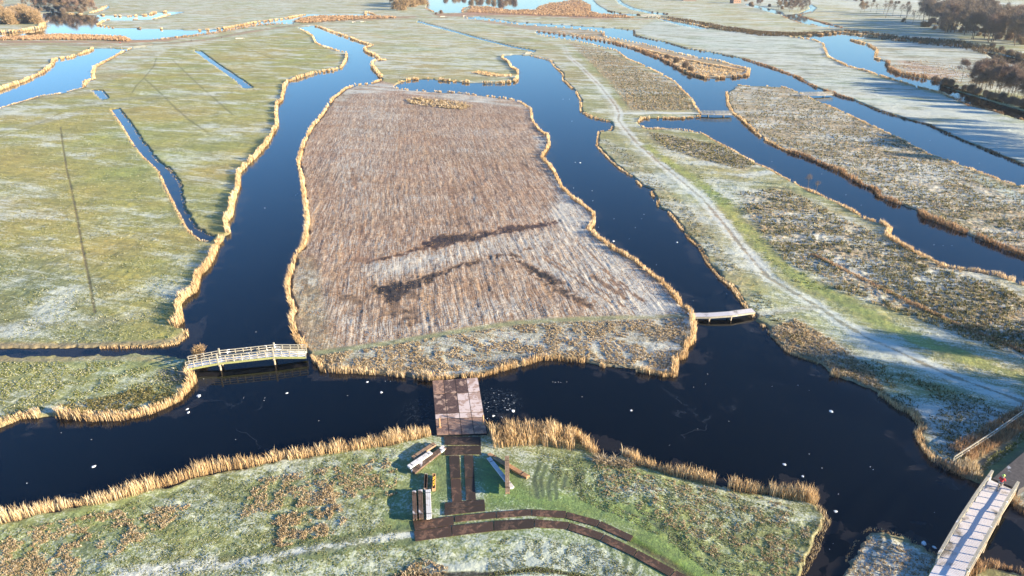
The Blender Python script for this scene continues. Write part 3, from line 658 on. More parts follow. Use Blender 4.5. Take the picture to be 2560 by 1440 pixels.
reed(MAIN_W[0:8], 1.8, 1.5, 7, label="low reeds on the left bank below the dike", lean=.4)
reed(MAIN_W[41:46], .8, 1.0, 6, label="short tan fringe on the rounded tip beside the ditch mouth", lean=.2)
reed(ISL_W, 1.9, 1.2, 10, label="golden reed belt down the left shore of the mown island", lean=.9)
reed(ISL_S[:-1], 1.5, .9, 8, gap=.25, label="reed fringe along the front shore of the mown island", lean=.1)
reed(ISL_N[9:], 1.8, 1.25, 9, gap=.06, label="golden reed belt down the right shore of the mown island", lean=.3)
reed(ISL_N[:10], 1.5, 1.4, 6, gap=.2, label="spiky reeds on the far shore of the mown island", lean=.1)
reed(MAIN_E, 2.3, 2.6, 8, label="dark fronted reeds on the main channel's far right bank", lean=.3)
reed([(960,150),(975,175),(995,190),(1005,200)], 1.4, 5, 10, label="rough reeds on the neck behind the mown island", inner=.5)
reed(EAST_B[11:-1], 2.2, 2.4, 8, label="reeds round the blunt headland behind the mown island", lean=.2)
reed(EAST_B[:11], 1.0, 1.0, 7, label="low straw fringe on the right bank of the inner channel", lean=.2)
reed(EAST_A[9:20], 1.1, .8, 8, gap=.12, label="low straw fringe at the right bank below the white path", lean=.2)
reed(EAST_A[20:], .9, .7, 6, gap=.1, label="thin grass fringe beside the plain footbridge", lean=.2)
reed(EAST_A[1:10], 1.2, 1.4, 7, mat=M_reedb, label="brown bank growth around the cycle bridge's far end", lean=.2)
reed(PENIN[2:12], .5, .4, 3, label="sparse dead grass rim on the frosted point by the cycle bridge", lean=.1)
reed(PENIN[13:], 1.3, 2.0, 8, mat=M_reedb, label="brown reeds in the bottom right corner behind the cycle bridge", lean=.2)
reed(E_NECK, 1.4, 1.2, 8, label="golden reed strip beside the pale path to the small footbridge", lean=.1)
reed(E_NORTH, 1.5, 1.4, 6, gap=.1, label="pinkish reeds along the near bank of the spit channel", lean=.1)
reed(SPIT_S, 2.0, 2.6, 7, label="brown fronted reeds down the near side of the long spit", mat=M_reedb, lean=.1)
reed(SPIT_S[6:] + [SPIT_N[0]], 2.2, 3.0, 8, label="golden reeds round the rounded tip of the long spit", lean=.1)
reed(SPIT_N, 1.7, 1.8, 6, label="straw reeds down the far side of the long spit", lean=.1)
reed([(1600,122),(1700,148),(1800,168),(1860,178)], 1.6, 1.2, 9, label="standing reed ridge down the middle of the long spit", inner=1.0, z=LAND, lean=.1)
reed([(1400,72),(1440,74),(1500,84),(1512,90)], 2.6, 3.0, 9, label="dense brown reed block on the upper channel", mat=M_reedb)
reed(UP_N[1:12], 1.3, 1.2, 5, gap=.3, mat=M_darkr, label="dark broken bank growth on the upper channel's far side")
reed(UP_N[11:18], 1.4, 1.6, 7, mat=M_reedb, label="brown bank strip leading to the farther small footbridge")
reed(UP_N[17:], .9, .9, 6, mat=M_darkr, label="dark bank edge below the blue frosted field")
reed(RI_N, 1.1, 1.0, 7, label="straw fringe on the far shore of the rough island")
reed(RI_S[:7], 1.4, 1.1, 8, label="reed fringe round the left tip of the rough island")
reed(RI_S[6:], 1.8, 1.3, 9, mat=M_reedb, gap=.1, label="reed belt along the near shore of the rough island")
reed(RS[:13], 1.5, 1.1, 7, gap=.1, label="spiky reeds on the bank facing the rough island")
reed(RS[5:10], 2.0, 1.5, 8, label="tall reed clump jutting out on the bank facing the rough island")
reed(RS[12:], 1.0, .9, 7, label="low straw fringe on the bank near the small footbridge")
reed(W3_N[1:], 2.2, 3.0, 9, label="golden reeds under the far dike in front of the pond")
reed(PEN3[1:6], 1.8, 2.0, 8, label="reeds on the left edge of the pond peninsula")
reed(PEN3[5:], 3.0, 3.0, 9, mat=M_reedb, label="dense olive brown reeds on the pond peninsula's point")
reed(W3_S[4:], 1.9, 1.8, 8, gap=.1, label="reed clumps on the near side of the pond")
reed(W3_S[1:5], 1.6, 1.3, 6, mat=M_reedb, label="dull reeds along the shaded stream below the wood")
reed([(2370,118),(2440,130),(2490,140),(2560,158)], 1.8, 2.0, 7, label="pale reeds between the dark hedge bank and the small pool", inner=.3)
reed([(1190,15),(1280,27),(1345,22),(1380,6),(1440,2),(1476,14),(1480,32),(1600,42)], 2.0, 5, 8, mat=M_reedb, label="red brown reed marsh beyond the dike", inner=-.3)
reed(LAKE_SP[:5] , 2.4, 3.0, 9, label="golden reeds on the upper side of the lake spit")
reed(LAKE_SP[4:11], 2.4, 2.0, 8, gap=.25, label="broken reed clumps along the lower side of the lake spit")
reed(LAKE_SP[9:], 2.6, 2.4, 9, label="golden reeds along the far bank beside the dike")
reed(LAKE_N[8:], 2.8, 3.5, 9, gap=.15, label="golden reed tufts on the far bank of the left lake")
reed(LAKE_N[0:5], 3.4, 7, 9, label="golden reed block in front of the left bushes")
reed([(170,34),(215,36),(250,26),(262,16)], 2.0, 6, 9, label="pale reeds beside the pale creek top left")
reed(W7_N, 2.3, 1.8, 9, label="golden reed belt on the left bank of the left pool")
reed(W7_E, 1.9, 1.8, 8, label="reeds on the right bank of the left pool")
reed(W7_S, .9, 1.4, 7, label="low pinkish fringe on the near bank of the left pool")
reed([(216,206),(226,212),(238,208)], 2.2, 4, 9, label="thick reed clump at the corner of the left pool")
reed(W9_E, .35, .7, 3, gap=.3, mat=M_tuft, label="frosted straw on the right edge of the slanting ditch")
reed(W9_W, .6, .6, 5, label="golden strip on the left edge of the slanting ditch")
reed(W10 + [W10[0]], .3, .5, 3, label="thin straw rim round the short slanting pool")
reed(W8 + [W8[0]], .3, .5, 3, label="thin straw rim round the tiny pool by the track")
reed(W5a[2:8], 1.8, 4, 7, mat=M_reedb, label="brown reeds at the near edge of the far lake")
reed(W5c[:4], 1.5, 2.5, 7, gap=.1, label="pinkish reeds along the ditch under the far bridge")
reed([(1655,44),(1720,54),(1800,68),(1900,82),(1990,88)], 2.2, 4.0, 9, mat=M_darkr, label="dark brown hedge bank running right from the far bridge", inner=.3)
reed([(2110,78),(2200,92),(2300,103),(2400,112),(2480,128),(2600,155),(2850,200)], 3.2, 6.0, 10, mat=M_darkr, label="dark brown hedge bank above the pond peninsula", inner=.3)
reed(W4[2:6] + W4[6:10], 1.5, 3.0, 6, mat=M_reedb, gap=.1, label="brown reeds round the far right creek")
reed(CANAL[3:6] + W5b[5:10], 2.0, 3.0, 6, mat=M_darkr, label="dark bank of the far canal arm")
reed([(1150,178),(1200,182),(1240,190),(1280,190)], 1.2, 7, 10, label="trampled reeds on the blunt headland", inner=1.0, z=LAND)
reed(SOUTH_B[19:], .55, .8, 5, gap=.1, mat=M_tuft, label="dead grass rim on the rounded end of the near meadow", lean=.1)
# straw raked into a strip across the rough field, dead reeds lying on the bank
reed([(2030,635),(2120,680),(2250,745),(2380,805),(2560,880),(2700,930)], .6, .9, 7, holes=-1, name="straw_ridge", cat="reeds", label="straight orange straw ridge crossing the rough right field", inner=.5, z=LAND, mat=M_reedb)
reed([(2400,1140),(2450,1110),(2500,1080),(2560,1045),(2700,960)], 1.3, 2.2, 9, name="bank_scrub", cat="scrub", label="tangled brown dead growth beside the pale handrail fence", inner=.3, z=LAND, mat=M_reedb)
reed([(2390,1160),(2420,1180),(2450,1185)], 1.3, 2.6, 10, name="bank_scrub", cat="scrub", label="brown dead growth at the corner before the cycle bridge", inner=.2, z=LAND, mat=M_tuft)

def scatter(poly, n, blades_per, h, wid, mat, name, label, cat="grass", spread=.6, power=0.0, group="tussocks on the meadows", flatn=None, nth=0.0, nsc=3.0, seed=1):
    a = np.array(poly, float); x0, y0 = a.min(0); x1, y1 = a.max(0)
    N0 = int(n * 3); px = rng.uniform(x0, x1, N0); py = rng.uniform(y0, y1, N0)
    ins = np.zeros(N0, bool); j = len(a) - 1
    for i in range(len(a)):
        xi, yi = a[i]; xj, yj = a[j]
        c = ((yi > py) != (yj > py)) & (px < (xj - xi) * (py - yi) / (yj - yi + 1e-12) + xi); ins ^= c; j = i
    px, py = px[ins], py[ins]
    g_ = GA(np.stack([px, py], 1), LAND); x, y = g_[:, 0], g_[:, 1]
    ld = lookup(landr, x, y); fl = lookup(flat, x, y)
    k = (ld > .5) & (fl < .3)
    if nth > 0: k &= fbm(x / nsc, y / nsc, 3, seed) > nth
    x, y = x[k][:n], y[k][:n]; m = len(x)
    zc = pix(x, y)[2]; zz = ground_z(x, y)
    hs = h * rng.uniform(.55, 1.25, m)
    R = blades_per
    bx = np.repeat(x, R); by = np.repeat(y, R); bz = np.repeat(zz, R) - .03; hh = np.repeat(hs, R) * rng.uniform(.6, 1.1, m * R)
    ang = rng.uniform(0, 2 * math.pi, m * R); rad = rng.uniform(.1, 1, m * R)
    off = np.repeat(hs, R) * .35
    bw = np.maximum(wid, .00055 * np.repeat(zc, R)) * rng.uniform(.7, 1.3, m * R)
    B = np.stack([bx + np.cos(ang) * off * rad, by + np.sin(ang) * off * rad, bz], -1)
    ln = np.stack([np.cos(ang), np.sin(ang)], -1) * (hh * spread * rad)[:, None] + WIND[None] * .3 * hh[:, None]
    tint = np.clip(np.repeat(rng.uniform(.1, .9, m), R) + rng.normal(0, .18, m * R), 0, 1)
    o = blades(name, B, hh, ln, bw, tint, mat, droop=.8)
    tag(o, label, cat, group, "stuff"); return o
scatter([(1420,105),(1500,120),(1700,215),(1740,275),(1580,275),(1540,230),(1480,160)], 2600, 6, .45, .07, M_tuft, "tussock", "straw tussocks on the wedge between path and spit channel")
scatter([(1440,120),(1520,130),(1700,225),(1740,275),(1600,272),(1500,160)], 1800, 6, .45, .07, M_rush, "tussock", "green rush tufts on the wedge between path and spit channel")
scatter([(1620,330),(1800,362),(1890,410),(1860,425),(1760,400),(1660,370)], 1300, 6, .45, .07, M_rush, "tussock", "dark rush patch just below the small footbridge channel")
RF = [(1850,480),(1960,470),(2220,600),(2560,740),(2850,850),(2850,1010),(2560,900),(2300,800),(2100,730),(1960,650),(1880,560)]
scatter(RF, 9000, 7, .50, .07, M_rush, "tussock", "dark green and brown rush tussocks throwing long blue shadows in the right field", nth=.40, nsc=5, seed=91)
scatter(RF, 3500, 7, .45, .07, M_tuft, "tussock", "straw tussocks mixed with rushes in the right field", nth=.45, nsc=4, seed=95)
RI = RI_N + RI_S
scatter(RI, 9500, 6, .50, .07, M_rush, "tussock", "dense olive tussocks covering the rough island", nth=.35, nsc=6, seed=71)
scatter(RI, 4500, 6, .45, .07, M_tuft, "tussock", "tan tussocks covering the rough island", nth=.42, nsc=4, seed=74)
scatter([(1900,830),(1990,800),(2080,850),(2180,930),(2230,1000),(2080,930),(1980,875)], 2200, 8, .38, .05, M_tuft, "tussock", "orange tan tussock patch between the white path and the lower channel")
scatter([(1500,345),(1560,370),(1640,440),(1760,560),(1850,680),(1960,790),(1900,800),(1830,700),(1640,500)], 2600, 7, .32, .05, M_rush, "tussock", "mixed tufts between the white path and the channel bank", nth=.45)
scatter([(1960,790),(2100,850),(2300,950),(2560,1030),(2390,1170),(2290,1080),(2080,930),(1900,810)], 3200, 7, .35, .05, M_rush, "tussock", "green brown tufts near the lower right bank", nth=.45)
scatter([(1560,330),(1700,380),(1850,480),(1900,560),(2100,730),(2000,720),(1850,590),(1640,400)], 1600, 7, .3, .05, M_grass, "tussock", "green tufts beside the bright grass strip", nth=.45)
scatter([(640,1340),(700,1290),(850,1262),(870,1300),(830,1340),(700,1370)], 900, 9, .30, .035, M_tuft, "tussock", "pale tan tussock patch in the near left meadow", nth=.46, nsc=.9)
scatter([(740,1270),(760,1230),(830,1215),(840,1260)], 320, 9, .28, .035, M_tuft, "tussock", "small tan tussock patch nearer the reeds on the left", nth=.4, nsc=1.2)
scatter([(0,1340),(300,1270),(480,1260),(400,1330),(200,1440),(0,1440)], 2600, 8, .22, .03, M_tuft, "tussock", "tan tufts scattered in the bottom left corner", nth=.50, nsc=1)
scatter([(640,1200),(1000,1140),(1080,1130),(1000,1240),(760,1260),(600,1300)], 2600, 8, .20, .03, M_tuft, "tussock", "straw tufts under the near reeds left of the timber", nth=.50, nsc=.9)
scatter([(1480,1150),(1700,1205),(1950,1250),(2060,1320),(2040,1440),(1850,1440),(1650,1300),(1500,1230)], 3200, 8, .18, .03, M_tuft, "tussock", "tan tufts over the near right meadow", nth=.50, nsc=.9)
scatter([(980,1440),(1060,1400),(1120,1420),(1120,1460),(980,1460)], 240, 8, .32, .045, M_tuft, "tussock", "tan tuft patch at the bottom edge below the plates")
scatter([(0,1330),(600,1190),(1080,1100),(1100,1440),(0,1440)], 16000, 8, .10, .028, M_grass, "meadow_grass", "short frosted green grass in the near left meadow", nth=.42, nsc=.8)
scatter([(1220,1110),(1480,1150),(2060,1300),(2040,1440),(1220,1440)], 15000, 8, .10, .028, M_grass, "meadow_grass", "short frosted green grass in the near right meadow", nth=.42, nsc=.8)
scatter([(0,905),(430,905),(470,950),(300,1040),(0,1050)], 4500, 7, .18, .04, M_grass, "meadow_grass", "short grass on the meadow left of the arched footbridge", nth=.46, nsc=2)
scatter([(150,1015),(400,960),(440,985),(380,1025),(200,1035)], 1200, 7, .3, .04, M_rush, "tussock", "rush tufts behind the lower left reeds", nth=.45)
scatter([(780,890),(1000,860),(1300,812),(1730,795),(1720,890),(1690,925),(1300,905),(1080,935),(820,915)], 6500, 7, .28, .045, M_tuft, "tussock", "frosted straw on the front strip of the mown island", nth=.44, nsc=2)
scatter(ISL, 14000, 4, .16, .045, M_reedb, "reed_stubble", "reed stubble left standing on the mown island", nth=.45, nsc=2.5, seed=33)
scatter([(0,300),(280,270),(470,600),(460,740),(440,850),(0,860)], 5000, 6, .18, .05, M_grass, "meadow_grass", "grass tufts in the big left meadow", nth=.5, nsc=3)
scatter([(2100,1440),(2160,1335),(2350,1400),(2420,1440)], 700, 7, .22, .04, M_tuft, "tussock", "frosted tufts on the point by the cycle bridge")
scatter([(2430,1200),(2560,1105),(2640,1060),(2640,1030),(2560,1080),(2470,1150)], 900, 8, .35, .045, M_grass, "meadow_grass", "bright green verge grass along the dark cycle path")
scatter([(-280,104),(0,101),(240,100),(318,104),(330,102),(312,93),(250,90),(150,87),(0,95),(-280,100)], 3600, 5, 2.0, .1, M_reedb, "reed_bed", "broad red brown reed bed between the left lake and the dike road", spread=.3, cat="reeds", group="reed belts along the banks")
scatter([(330,102),(420,98),(520,88),(640,66),(735,58),(735,52),(640,62),(520,84),(400,99)], 1500, 5, 1.8, .1, M_reedb, "reed_bed", "brown reeds covering the lake side of the dike where it climbs right", spread=.3, cat="reeds", group="reed belts along the banks")
scatter([(735,55),(750,46),(800,40),(915,40),(990,42),(990,46),(880,50),(760,58)], 1800, 5, 2.0, .1, M_reedb, "reed_bed", "brown reed tongue closing the far arm of the left lake", spread=.3, cat="reeds", group="reed belts along the banks")
scatter([(1340,26),(1348,16),(1378,8),(1405,6),(1450,-4),(1476,12),(1478,30),(1560,40),(1590,46),(1500,44),(1400,40),(1280,36),(1190,32),(1160,30),(1182,16),(1220,17),(1280,26)], 4200, 5, 2.0, .1, M_reedb, "reed_bed", "red brown marsh of reeds reaching into the far lake", spread=.3, cat="reeds", group="reed belts along the banks")
scatter([(1385,78),(1460,88),(1535,100),(1605,120),(1700,150),(1800,163),(1860,180),(1830,188),(1770,190),(1720,178),(1650,142),(1530,104),(1455,92)], 3600, 6, .9, .09, M_reed, "reed_bed", "straw coloured trampled reeds covering the long spit", spread=.5, cat="reeds", group="reed belts along the banks")
scatter([(2110,75),(2200,86),(2300,97),(2400,104),(2480,119),(2560,138),(2750,178),(2750,205),(2560,164),(2480,141),(2400,121),(2300,110),(2200,99),(2118,85)], 4200, 6, 2.4, .1, M_darkr, "scrub_bank", "dark scrub covering the bank above the pond peninsula", spread=.5, cat="scrub", group="dark scrub banks")
scatter([(1650,41),(1720,49),(1800,64),(1900,79),(1990,82),(2060,80),(2105,77),(2090,86),(1990,92),(1900,90),(1800,76),(1700,57)], 3000, 6, 1.7, .1, M_darkr, "scrub_bank", "dark scrub covering the bank right of the far road bridge", spread=.5, cat="scrub", group="dark scrub banks")
scatter([(1012,250),(1050,245),(1110,252),(1165,258),(1184,267),(1165,274),(1120,272),(1060,266),(1022,258)], 420, 8, .95, .1, M_tuft, "reed_heap", "grey gold uncut oval patch at the far end of the mown island", spread=.7, cat="reeds")
scatter([(1480,1138),(1520,1148),(1590,1162),(1580,1172),(1500,1160)], 160, 7, .55, .04, M_tuft, "fallen_reeds", "flattened frosted reeds lying on the near bank", spread=2.0)
scatter([(2190,192),(2480,215),(2500,185),(2300,150),(2240,160)], 1500, 5, .5, .07, M_tuft, "tussock", "pinkish tufts on the pond peninsula", nth=.45)

# ------------------------------------------------------------------ materials for built things
def wood_mat(name, c0, c1, frost=.0, sc=6.0, stretch=(.15, 1, 1), frc=(.70, .74, .80)):
    m = N(name); p = m.pos(0, (1, 1, 1), True); n1 = m.noise(p, sc, 5, .65); n2 = m.noise(p, sc * .25, 4, .6, .5); n3 = m.noise(p, 22, 2, .6)
    c = m.mix(m.sstep(n1, .3, .7), c0, c1)
    c = m.mix(m.math('MULTIPLY', n3, .35), c, tuple(x * .55 for x in c0))
    if frost > 0:
        c = m.mix(m.sstep(m.math('ADD', n2, m.math('MULTIPLY', n3, .15)), .72 - frost * .5, .82 - frost * .5), c, frc)
    m.base(c); m.bump(n1, .4, .02); return m.m
M_pale = wood_mat("weathered_pale_wood", (.27, .25, .20), (.43, .41, .34), .12)
M_alg = wood_mat("algae_green_beam", (.20, .22, .08), (.34, .35, .17))
M_pile = wood_mat("bridge_pile_wood", (.30, .24, .17), (.52, .46, .36))
M_deck = wood_mat("frosted_deck", (.17, .15, .13), (.28, .25, .22), .55, 2.0)
M_deckf = wood_mat("white_frosted_deck", (.20, .175, .14), (.27, .235, .19), .62, 1.0, frc=(.60, .57, .58))
M_rust = wood_mat("rusty_steel_plate", (.105, .058, .040), (.215, .128, .088), .50, 5.0, frc=(.055, .036, .028))
M_rust2 = wood_mat("rusty_steel_plate_muddy", (.055, .036, .028), (.15, .095, .068), .5, 5.0, frc=(.035, .026, .022))
M_pont = wood_mat("raft_deck_steel", (.30, .175, .115), (.45, .29, .205), .35, 4.5, frc=(.17, .11, .09))
M_pontf = wood_mat("raft_deck_frost", (.34, .23, .18), (.46, .34, .29), .35, 4.5, frc=(.56, .47, .44))
M_pontd = wood_mat("raft_deck_mud", (.060, .040, .040), (.15, .095, .08), .25, 4.5, frc=(.36, .25, .19))
M_mat = wood_mat("timber_mat", (.20, .13, .085), (.36, .25, .17), .0, 3.0)
M_matf = wood_mat("timber_mat_frosted", (.25, .23, .22), (.42, .40, .38), .6, 3.0, frc=(.56, .57, .58))
M_matd = wood_mat("timber_mat_dark", (.075, .052, .040), (.17, .115, .085), .22, 3.0, frc=(.6, .58, .6))
M_mato = wood_mat("timber_mat_orange", (.40, .225, .12), (.56, .34, .19), .0, 3.0)
M_black = wood_mat("black_steel", (.012, .013, .016), (.03, .03, .034))
M_yel = wood_mat("yellow_paint", (.55, .33, .04), (.80, .52, .08))
M_metal = wood_mat("grey_metal", (.38, .38, .36), (.55, .54, .50))
M_conc = wood_mat("pale_concrete", (.45, .42, .36), (.62, .58, .50))
M_asph = wood_mat("asphalt", (.055, .052, .055), (.10, .092, .092), .10, 3.0, frc=(.3, .32, .36))
M_ice = wood_mat("white_ice", (.50, .55, .60), (.72, .76, .80))
M_skin = wood_mat("skin", (.45, .28, .20), (.52, .33, .24))
M_red = wood_mat("red_jacket", (.42, .02, .03), (.58, .04, .05))
M_dark = wood_mat("dark_clothes", (.02, .022, .03), (.05, .05, .06))
M_lime = wood_mat("lime_helmet", (.45, .75, .12), (.65, .9, .3))
M_beige = wood_mat("pale_trousers", (.40, .33, .27), (.52, .45, .38))
M_roof = wood_mat("red_roof_tiles", (.20, .075, .05), (.32, .13, .085))
M_white = wood_mat("white_sheet_roof", (.70, .70, .68), (.85, .85, .84))
M_brick = wood_mat("brown_brick", (.18, .11, .08), (.28, .18, .13))
M_glass = wood_mat("dark_glass", (.02, .025, .03), (.04, .05, .06))
M_bark = wood_mat("grey_bark", (.10, .075, .055), (.19, .15, .11))
def twig_mat(name, a, b, tr=.1):
    m = N(name); n = m.noise(m.pos(0, (1, 1, 1), True), .9, 3, .6); m.base(m.mix(n, a, b)); return m.m
M_twig = twig_mat("brown_twigs", (.12, .092, .068), (.26, .20, .15))
M_twigr = twig_mat("reddish_twigs", (.135, .095, .072), (.27, .185, .14))
M_twiggold = twig_mat("willow_twigs", (.21, .145, .080), (.37, .265, .155))
M_ever = twig_mat("dark_evergreen", (.018, .030, .014), (.045, .065, .028))

# ------------------------------------------------------------------ rusty plates laid as a track
def slab_px(name, c, z0, th, mat, parent=None, shrink=.02, bevel=0.0):
    pts = [Vector(G(x, y, z0 + th)) for x, y in c]; cen = sum(pts, Vector()) / 4
    mb = MB(); o = Vector((cen.x, cen.y, 0))
    top = [(p - cen) * (1 - shrink) + cen - o for p in pts]
    bot = [Vector((p.x, p.y, z0)) for p in top]
    mb.hexa(bot + top); ob = mb.build(name, mat, parent, bevel)
    ob.location = o; return ob
def flatten_label(): pass
PZ = LAND + .06
plates = [
 ([(1111,1112),(1203,1112),(1202,1091),(1110,1091)], M_rust2, "muddy mat right below the raft, nearest the water"),
 ([(1114,1123),(1203,1122),(1203,1113.5),(1117,1114.5)], M_rust2, "narrow dark mat lying second below the raft"),
 ([(1110,1138),(1203,1135),(1203,1122.5),(1113,1123.5)], M_rust2, "dark mat heading the two long upright plates, frosted at its right end"),
 ([(1126,1195),(1152,1195),(1148.5,1138),(1122,1139)], M_rust2, "upper half of the left upright track plate"),
 ([(1130.5,1256),(1155,1254),(1152,1195.5),(1126,1195.5)], M_rust, "lower half of the left upright track plate, lighter brown"),
 ([(1162.5,1195),(1186,1194),(1182.5,1137),(1159.6,1138)], M_rust2, "upper half of the right upright track plate"),
 ([(1165,1250.6),(1190,1248.5),(1186,1194.5),(1162.5,1195.5)], M_rust2, "lower half of the right upright track plate"),
 ([(1111,1271),(1213,1262),(1211,1248.5),(1111,1256.5)], M_rust2, "cross mat closing the two upright plates at their foot"),
 ([(1110,1288),(1213.5,1277),(1213,1262.5),(1111,1271.5)], M_rust2, "cross mat between the upright plates and the curved track"),
 ([(1037,1326),(1135,1311),(1134,1289.5),(1032,1303)], M_rust, "leftmost plate in the upper row of the curved track"),
 ([(1137,1305),(1240,1295),(1240,1279),(1136,1290)], M_rust, "second plate from the left in the upper row of the track"),
 ([(1241,1295.5),(1329,1288),(1328,1272.5),(1241,1279)], M_rust, "third plate of the upper row, pale frost on its far edge"),
 ([(1330,1289),(1414,1295),(1416,1277),(1330,1273)], M_rust, "fourth plate of the upper row where the track begins to bend"),
 ([(1415,1295),(1491,1316),(1500,1301),(1417,1279)], M_rust, "fifth plate of the upper row, on the bend"),
 ([(1492.5,1316),(1575,1354),(1584,1340),(1502,1302)], M_rust, "last plate at the right end of the upper row"),
 ([(1038,1353),(1130,1340),(1128,1314),(1034,1328)], M_rust, "bottom left corner plate of the whole track"),
 ([(1130.5,1340),(1234,1327),(1233,1303),(1129,1314)], M_rust, "second plate of the lower row with a dark blot"),
 ([(1235,1327),(1335,1320),(1337,1296.5),(1234.5,1302)], M_rust2, "darkest plate of the lower row, below the cross mats"),
 ([(1336,1317.5),(1417.5,1322.5),(1425,1305),(1337.5,1297.5)], M_rust, "fourth plate of the lower row, greyish brown"),
 ([(1419,1324),(1500,1350),(1511,1334),(1426,1306)], M_rust, "fifth plate of the lower row, purplish brown on the bend"),
 ([(1501,1351),(1582.5,1390),(1594,1374),(1512.5,1335)], M_rust, "sixth plate of the lower row, orange brown"),
 ([(1584,1391),(1672,1440),(1688,1424),(1595,1375)], M_rust, "longest plate of the lower row, running toward the bottom edge"),
 ([(1674,1441),(1780,1500),(1795,1483),(1690,1425)], M_rust, "last plate of the lower row, cut by the bottom edge of the picture"),
]
for c_, m_, lb in plates:
    o = slab_px("track_plate", c_, PZ, .05, m_, None, .012, .006)
    tag(o, lb, "steel plate", "rusty plates forming the vehicle track")

# raft / pontoon
zR = .52
rc = [(1092,1088),(1217.5,1084),(1194.5,943.5),(1080.5,951)]
raft = empty("work_raft", (*G(1148, 1015, 0)[:2], 0))
tag(raft, "flat rust brown raft of deck panels spanning the dark channel to the island", "raft")
R0 = Vector(raft.location)
c4 = [Vector(G(x, y, zR)) - R0 for x, y in rc]; c4[0].z = c4[1].z = c4[2].z = c4[3].z = zR
def rp(uu, vv):   # u left to right, v near to far
    return (c4[0] * (1 - uu) + c4[1] * uu) * (1 - vv) + (c4[3] * (1 - uu) + c4[2] * uu) * vv
mb = MB()
bt = [Vector((p.x, p.y, -.15)) for p in c4]; tp = [Vector((p.x, p.y, zR - .035)) for p in c4]
mb.hexa(bt + tp); mb.build("hull", M_black, raft)
us = [0, .245, .5, .745, 1.0]; vs = [0, .215, .36, .63, .82, 1.0]
vs = [0, .27, .36, .72, 1.0]
mats = [[M_pont, M_pont, M_pontf, M_pontf], [M_pontf, M_pontf, M_pontf, M_pontf], [M_pontd, M_pontd, M_pontf, M_pontf], [M_pont, M_pontd, M_pontd, M_pontf]]
mats[0] = [M_pont, M_pont, M_pont, M_pont]
for j in range(4):
    for i in range(4):
        e = .006
        a, b, c_, d = rp(us[i] + e, vs[j] + e), rp(us[i + 1] - e, vs[j] + e), rp(us[i + 1] - e, vs[j + 1] - e), rp(us[i] + e, vs[j + 1] - e)
        mb = MB(); mb.hexa([Vector((p.x, p.y, zR - .04)) for p in (a, b, c_, d)] + [Vector((p.x, p.y, zR)) for p in (a, b, c_, d)])
        mb.build("deck_panel", mats[j][i], raft)
for (x, y) in ((1099.5, 1068), (1208, 1060)):
    p = Vector(G(x, y, zR)) - R0
    mb = MB(); mb.tube((p.x, p.y, zR - .3), (p.x, p.y, zR + 1.25), .09, .09, 10); mb.tube((p.x, p.y, zR), (p.x, p.y, zR + .05), .2, .2, 10)
    mb.build("mooring_post", M_mato, raft)

# ------------------------------------------------------------------ timber mats and troughs
def timber(name, p0, p1, width, z0, th, n, mat, label, group="timber mats stacked beside the track", caps=True, shade=None):
    """a mat of n parallel beams; p0,p1 photo pixels of the centre line of its top"""
    a = Vector(G(p0[0], p0[1], z0 + th)); b = Vector(G(p1[0], p1[1], z0 + th)); mid = (a + b) / 2
    d = (b - a); L = d.length; rz = math.atan2(d.y, d.x)
    r = empty(name, (mid.x, mid.y, z0), rz); tag(r, label, "timber mat", group)
    for i in range(n):
        y = (i - (n - 1) / 2) * width / n; ex = random.uniform(-.06, .06)
        mb = MB(); mb.box((ex, y, th / 2), (L - .1, width / n - .018, th)); mb.build("beam", mat, r, .012)
    if caps:
        for s in (-1, 1):
            mb = MB(); mb.box((s * L * .36, 0, th + .012), (.05, width, .02)); mb.build("strap", M_black, r)
    return r
zt = LAND
def Q(x, y): return (960 + x / 4.8, 1060 + y / 4.8)
timber("timber_mat", Q(345,403), Q(612,228), .62, zt+.02, .22, 3, M_matd, "plain brown mat hidden lowest under the brown upper left mat")
timber("timber_mat", Q(345,403), Q(612,228), .62, zt+.26, .22, 3, M_mat, "plain brown mat, uppermost of the upper left pile by the reeds")
timber("timber_mat", Q(345,572), Q(730,265), .66, zt+.02, .22, 4, M_matd, "long dark mat at the bottom of the upper left pile")
timber("timber_mat", Q(345,572), Q(730,265), .66, zt+.26, .20, 4, M_matd, "long dark mat with a white frosted end in the upper left pile", caps=True)
timber("timber_mat", Q(292,512), Q(568,328), .60, zt+.40, .20, 3, M_matf, "white frosted mat lying on the upper left pile")
for k in range(3):
    zb = zt + .02 + k * .24
    wn_ = ("bottom", "middle", "top")[k]
    timber("timber_mat", Q(372 ,1140), Q(358,795), .42, zb, .22, 3, M_matd, "mat in the left column of the three dark stacks, %s layer" % wn_)
    timber("timber_mat", Q(446,1130), Q(434,783), .44, zb, .22, 3, M_matd, "mat in the centre column of the three dark stacks, %s layer" % wn_)
    if k < 2: timber("timber_mat", Q(541,1125), Q(528,778), .52, zb, .22, 3, M_matf if k == 1 else M_matd, "mat in the right hand column of the dark stacks, %s" % ("white with frost on top" if k else "under the white one"))
for k in range(3):
    timber("timber_mat", Q(1482,825), Q(1474,378), .46, zt + .28 + k * .24, .22, 3, M_matd if k < 2 else M_mat, "upright mat right of the track in the tall right pile, %s layer" % ("lowest", "middle", "uppermost brown")[k])
timber("timber_mat", Q(1250,350), Q(1730,628), .50, zt+.03, .22, 4, M_mato, "orange brown mat lying diagonally under the tall right pile")
timber("timber_mat", Q(1255,398), Q(1545,765), .46, zt+.02, .20, 3, M_matf, "bluish frosted mat lying diagonally left of the tall right pile")
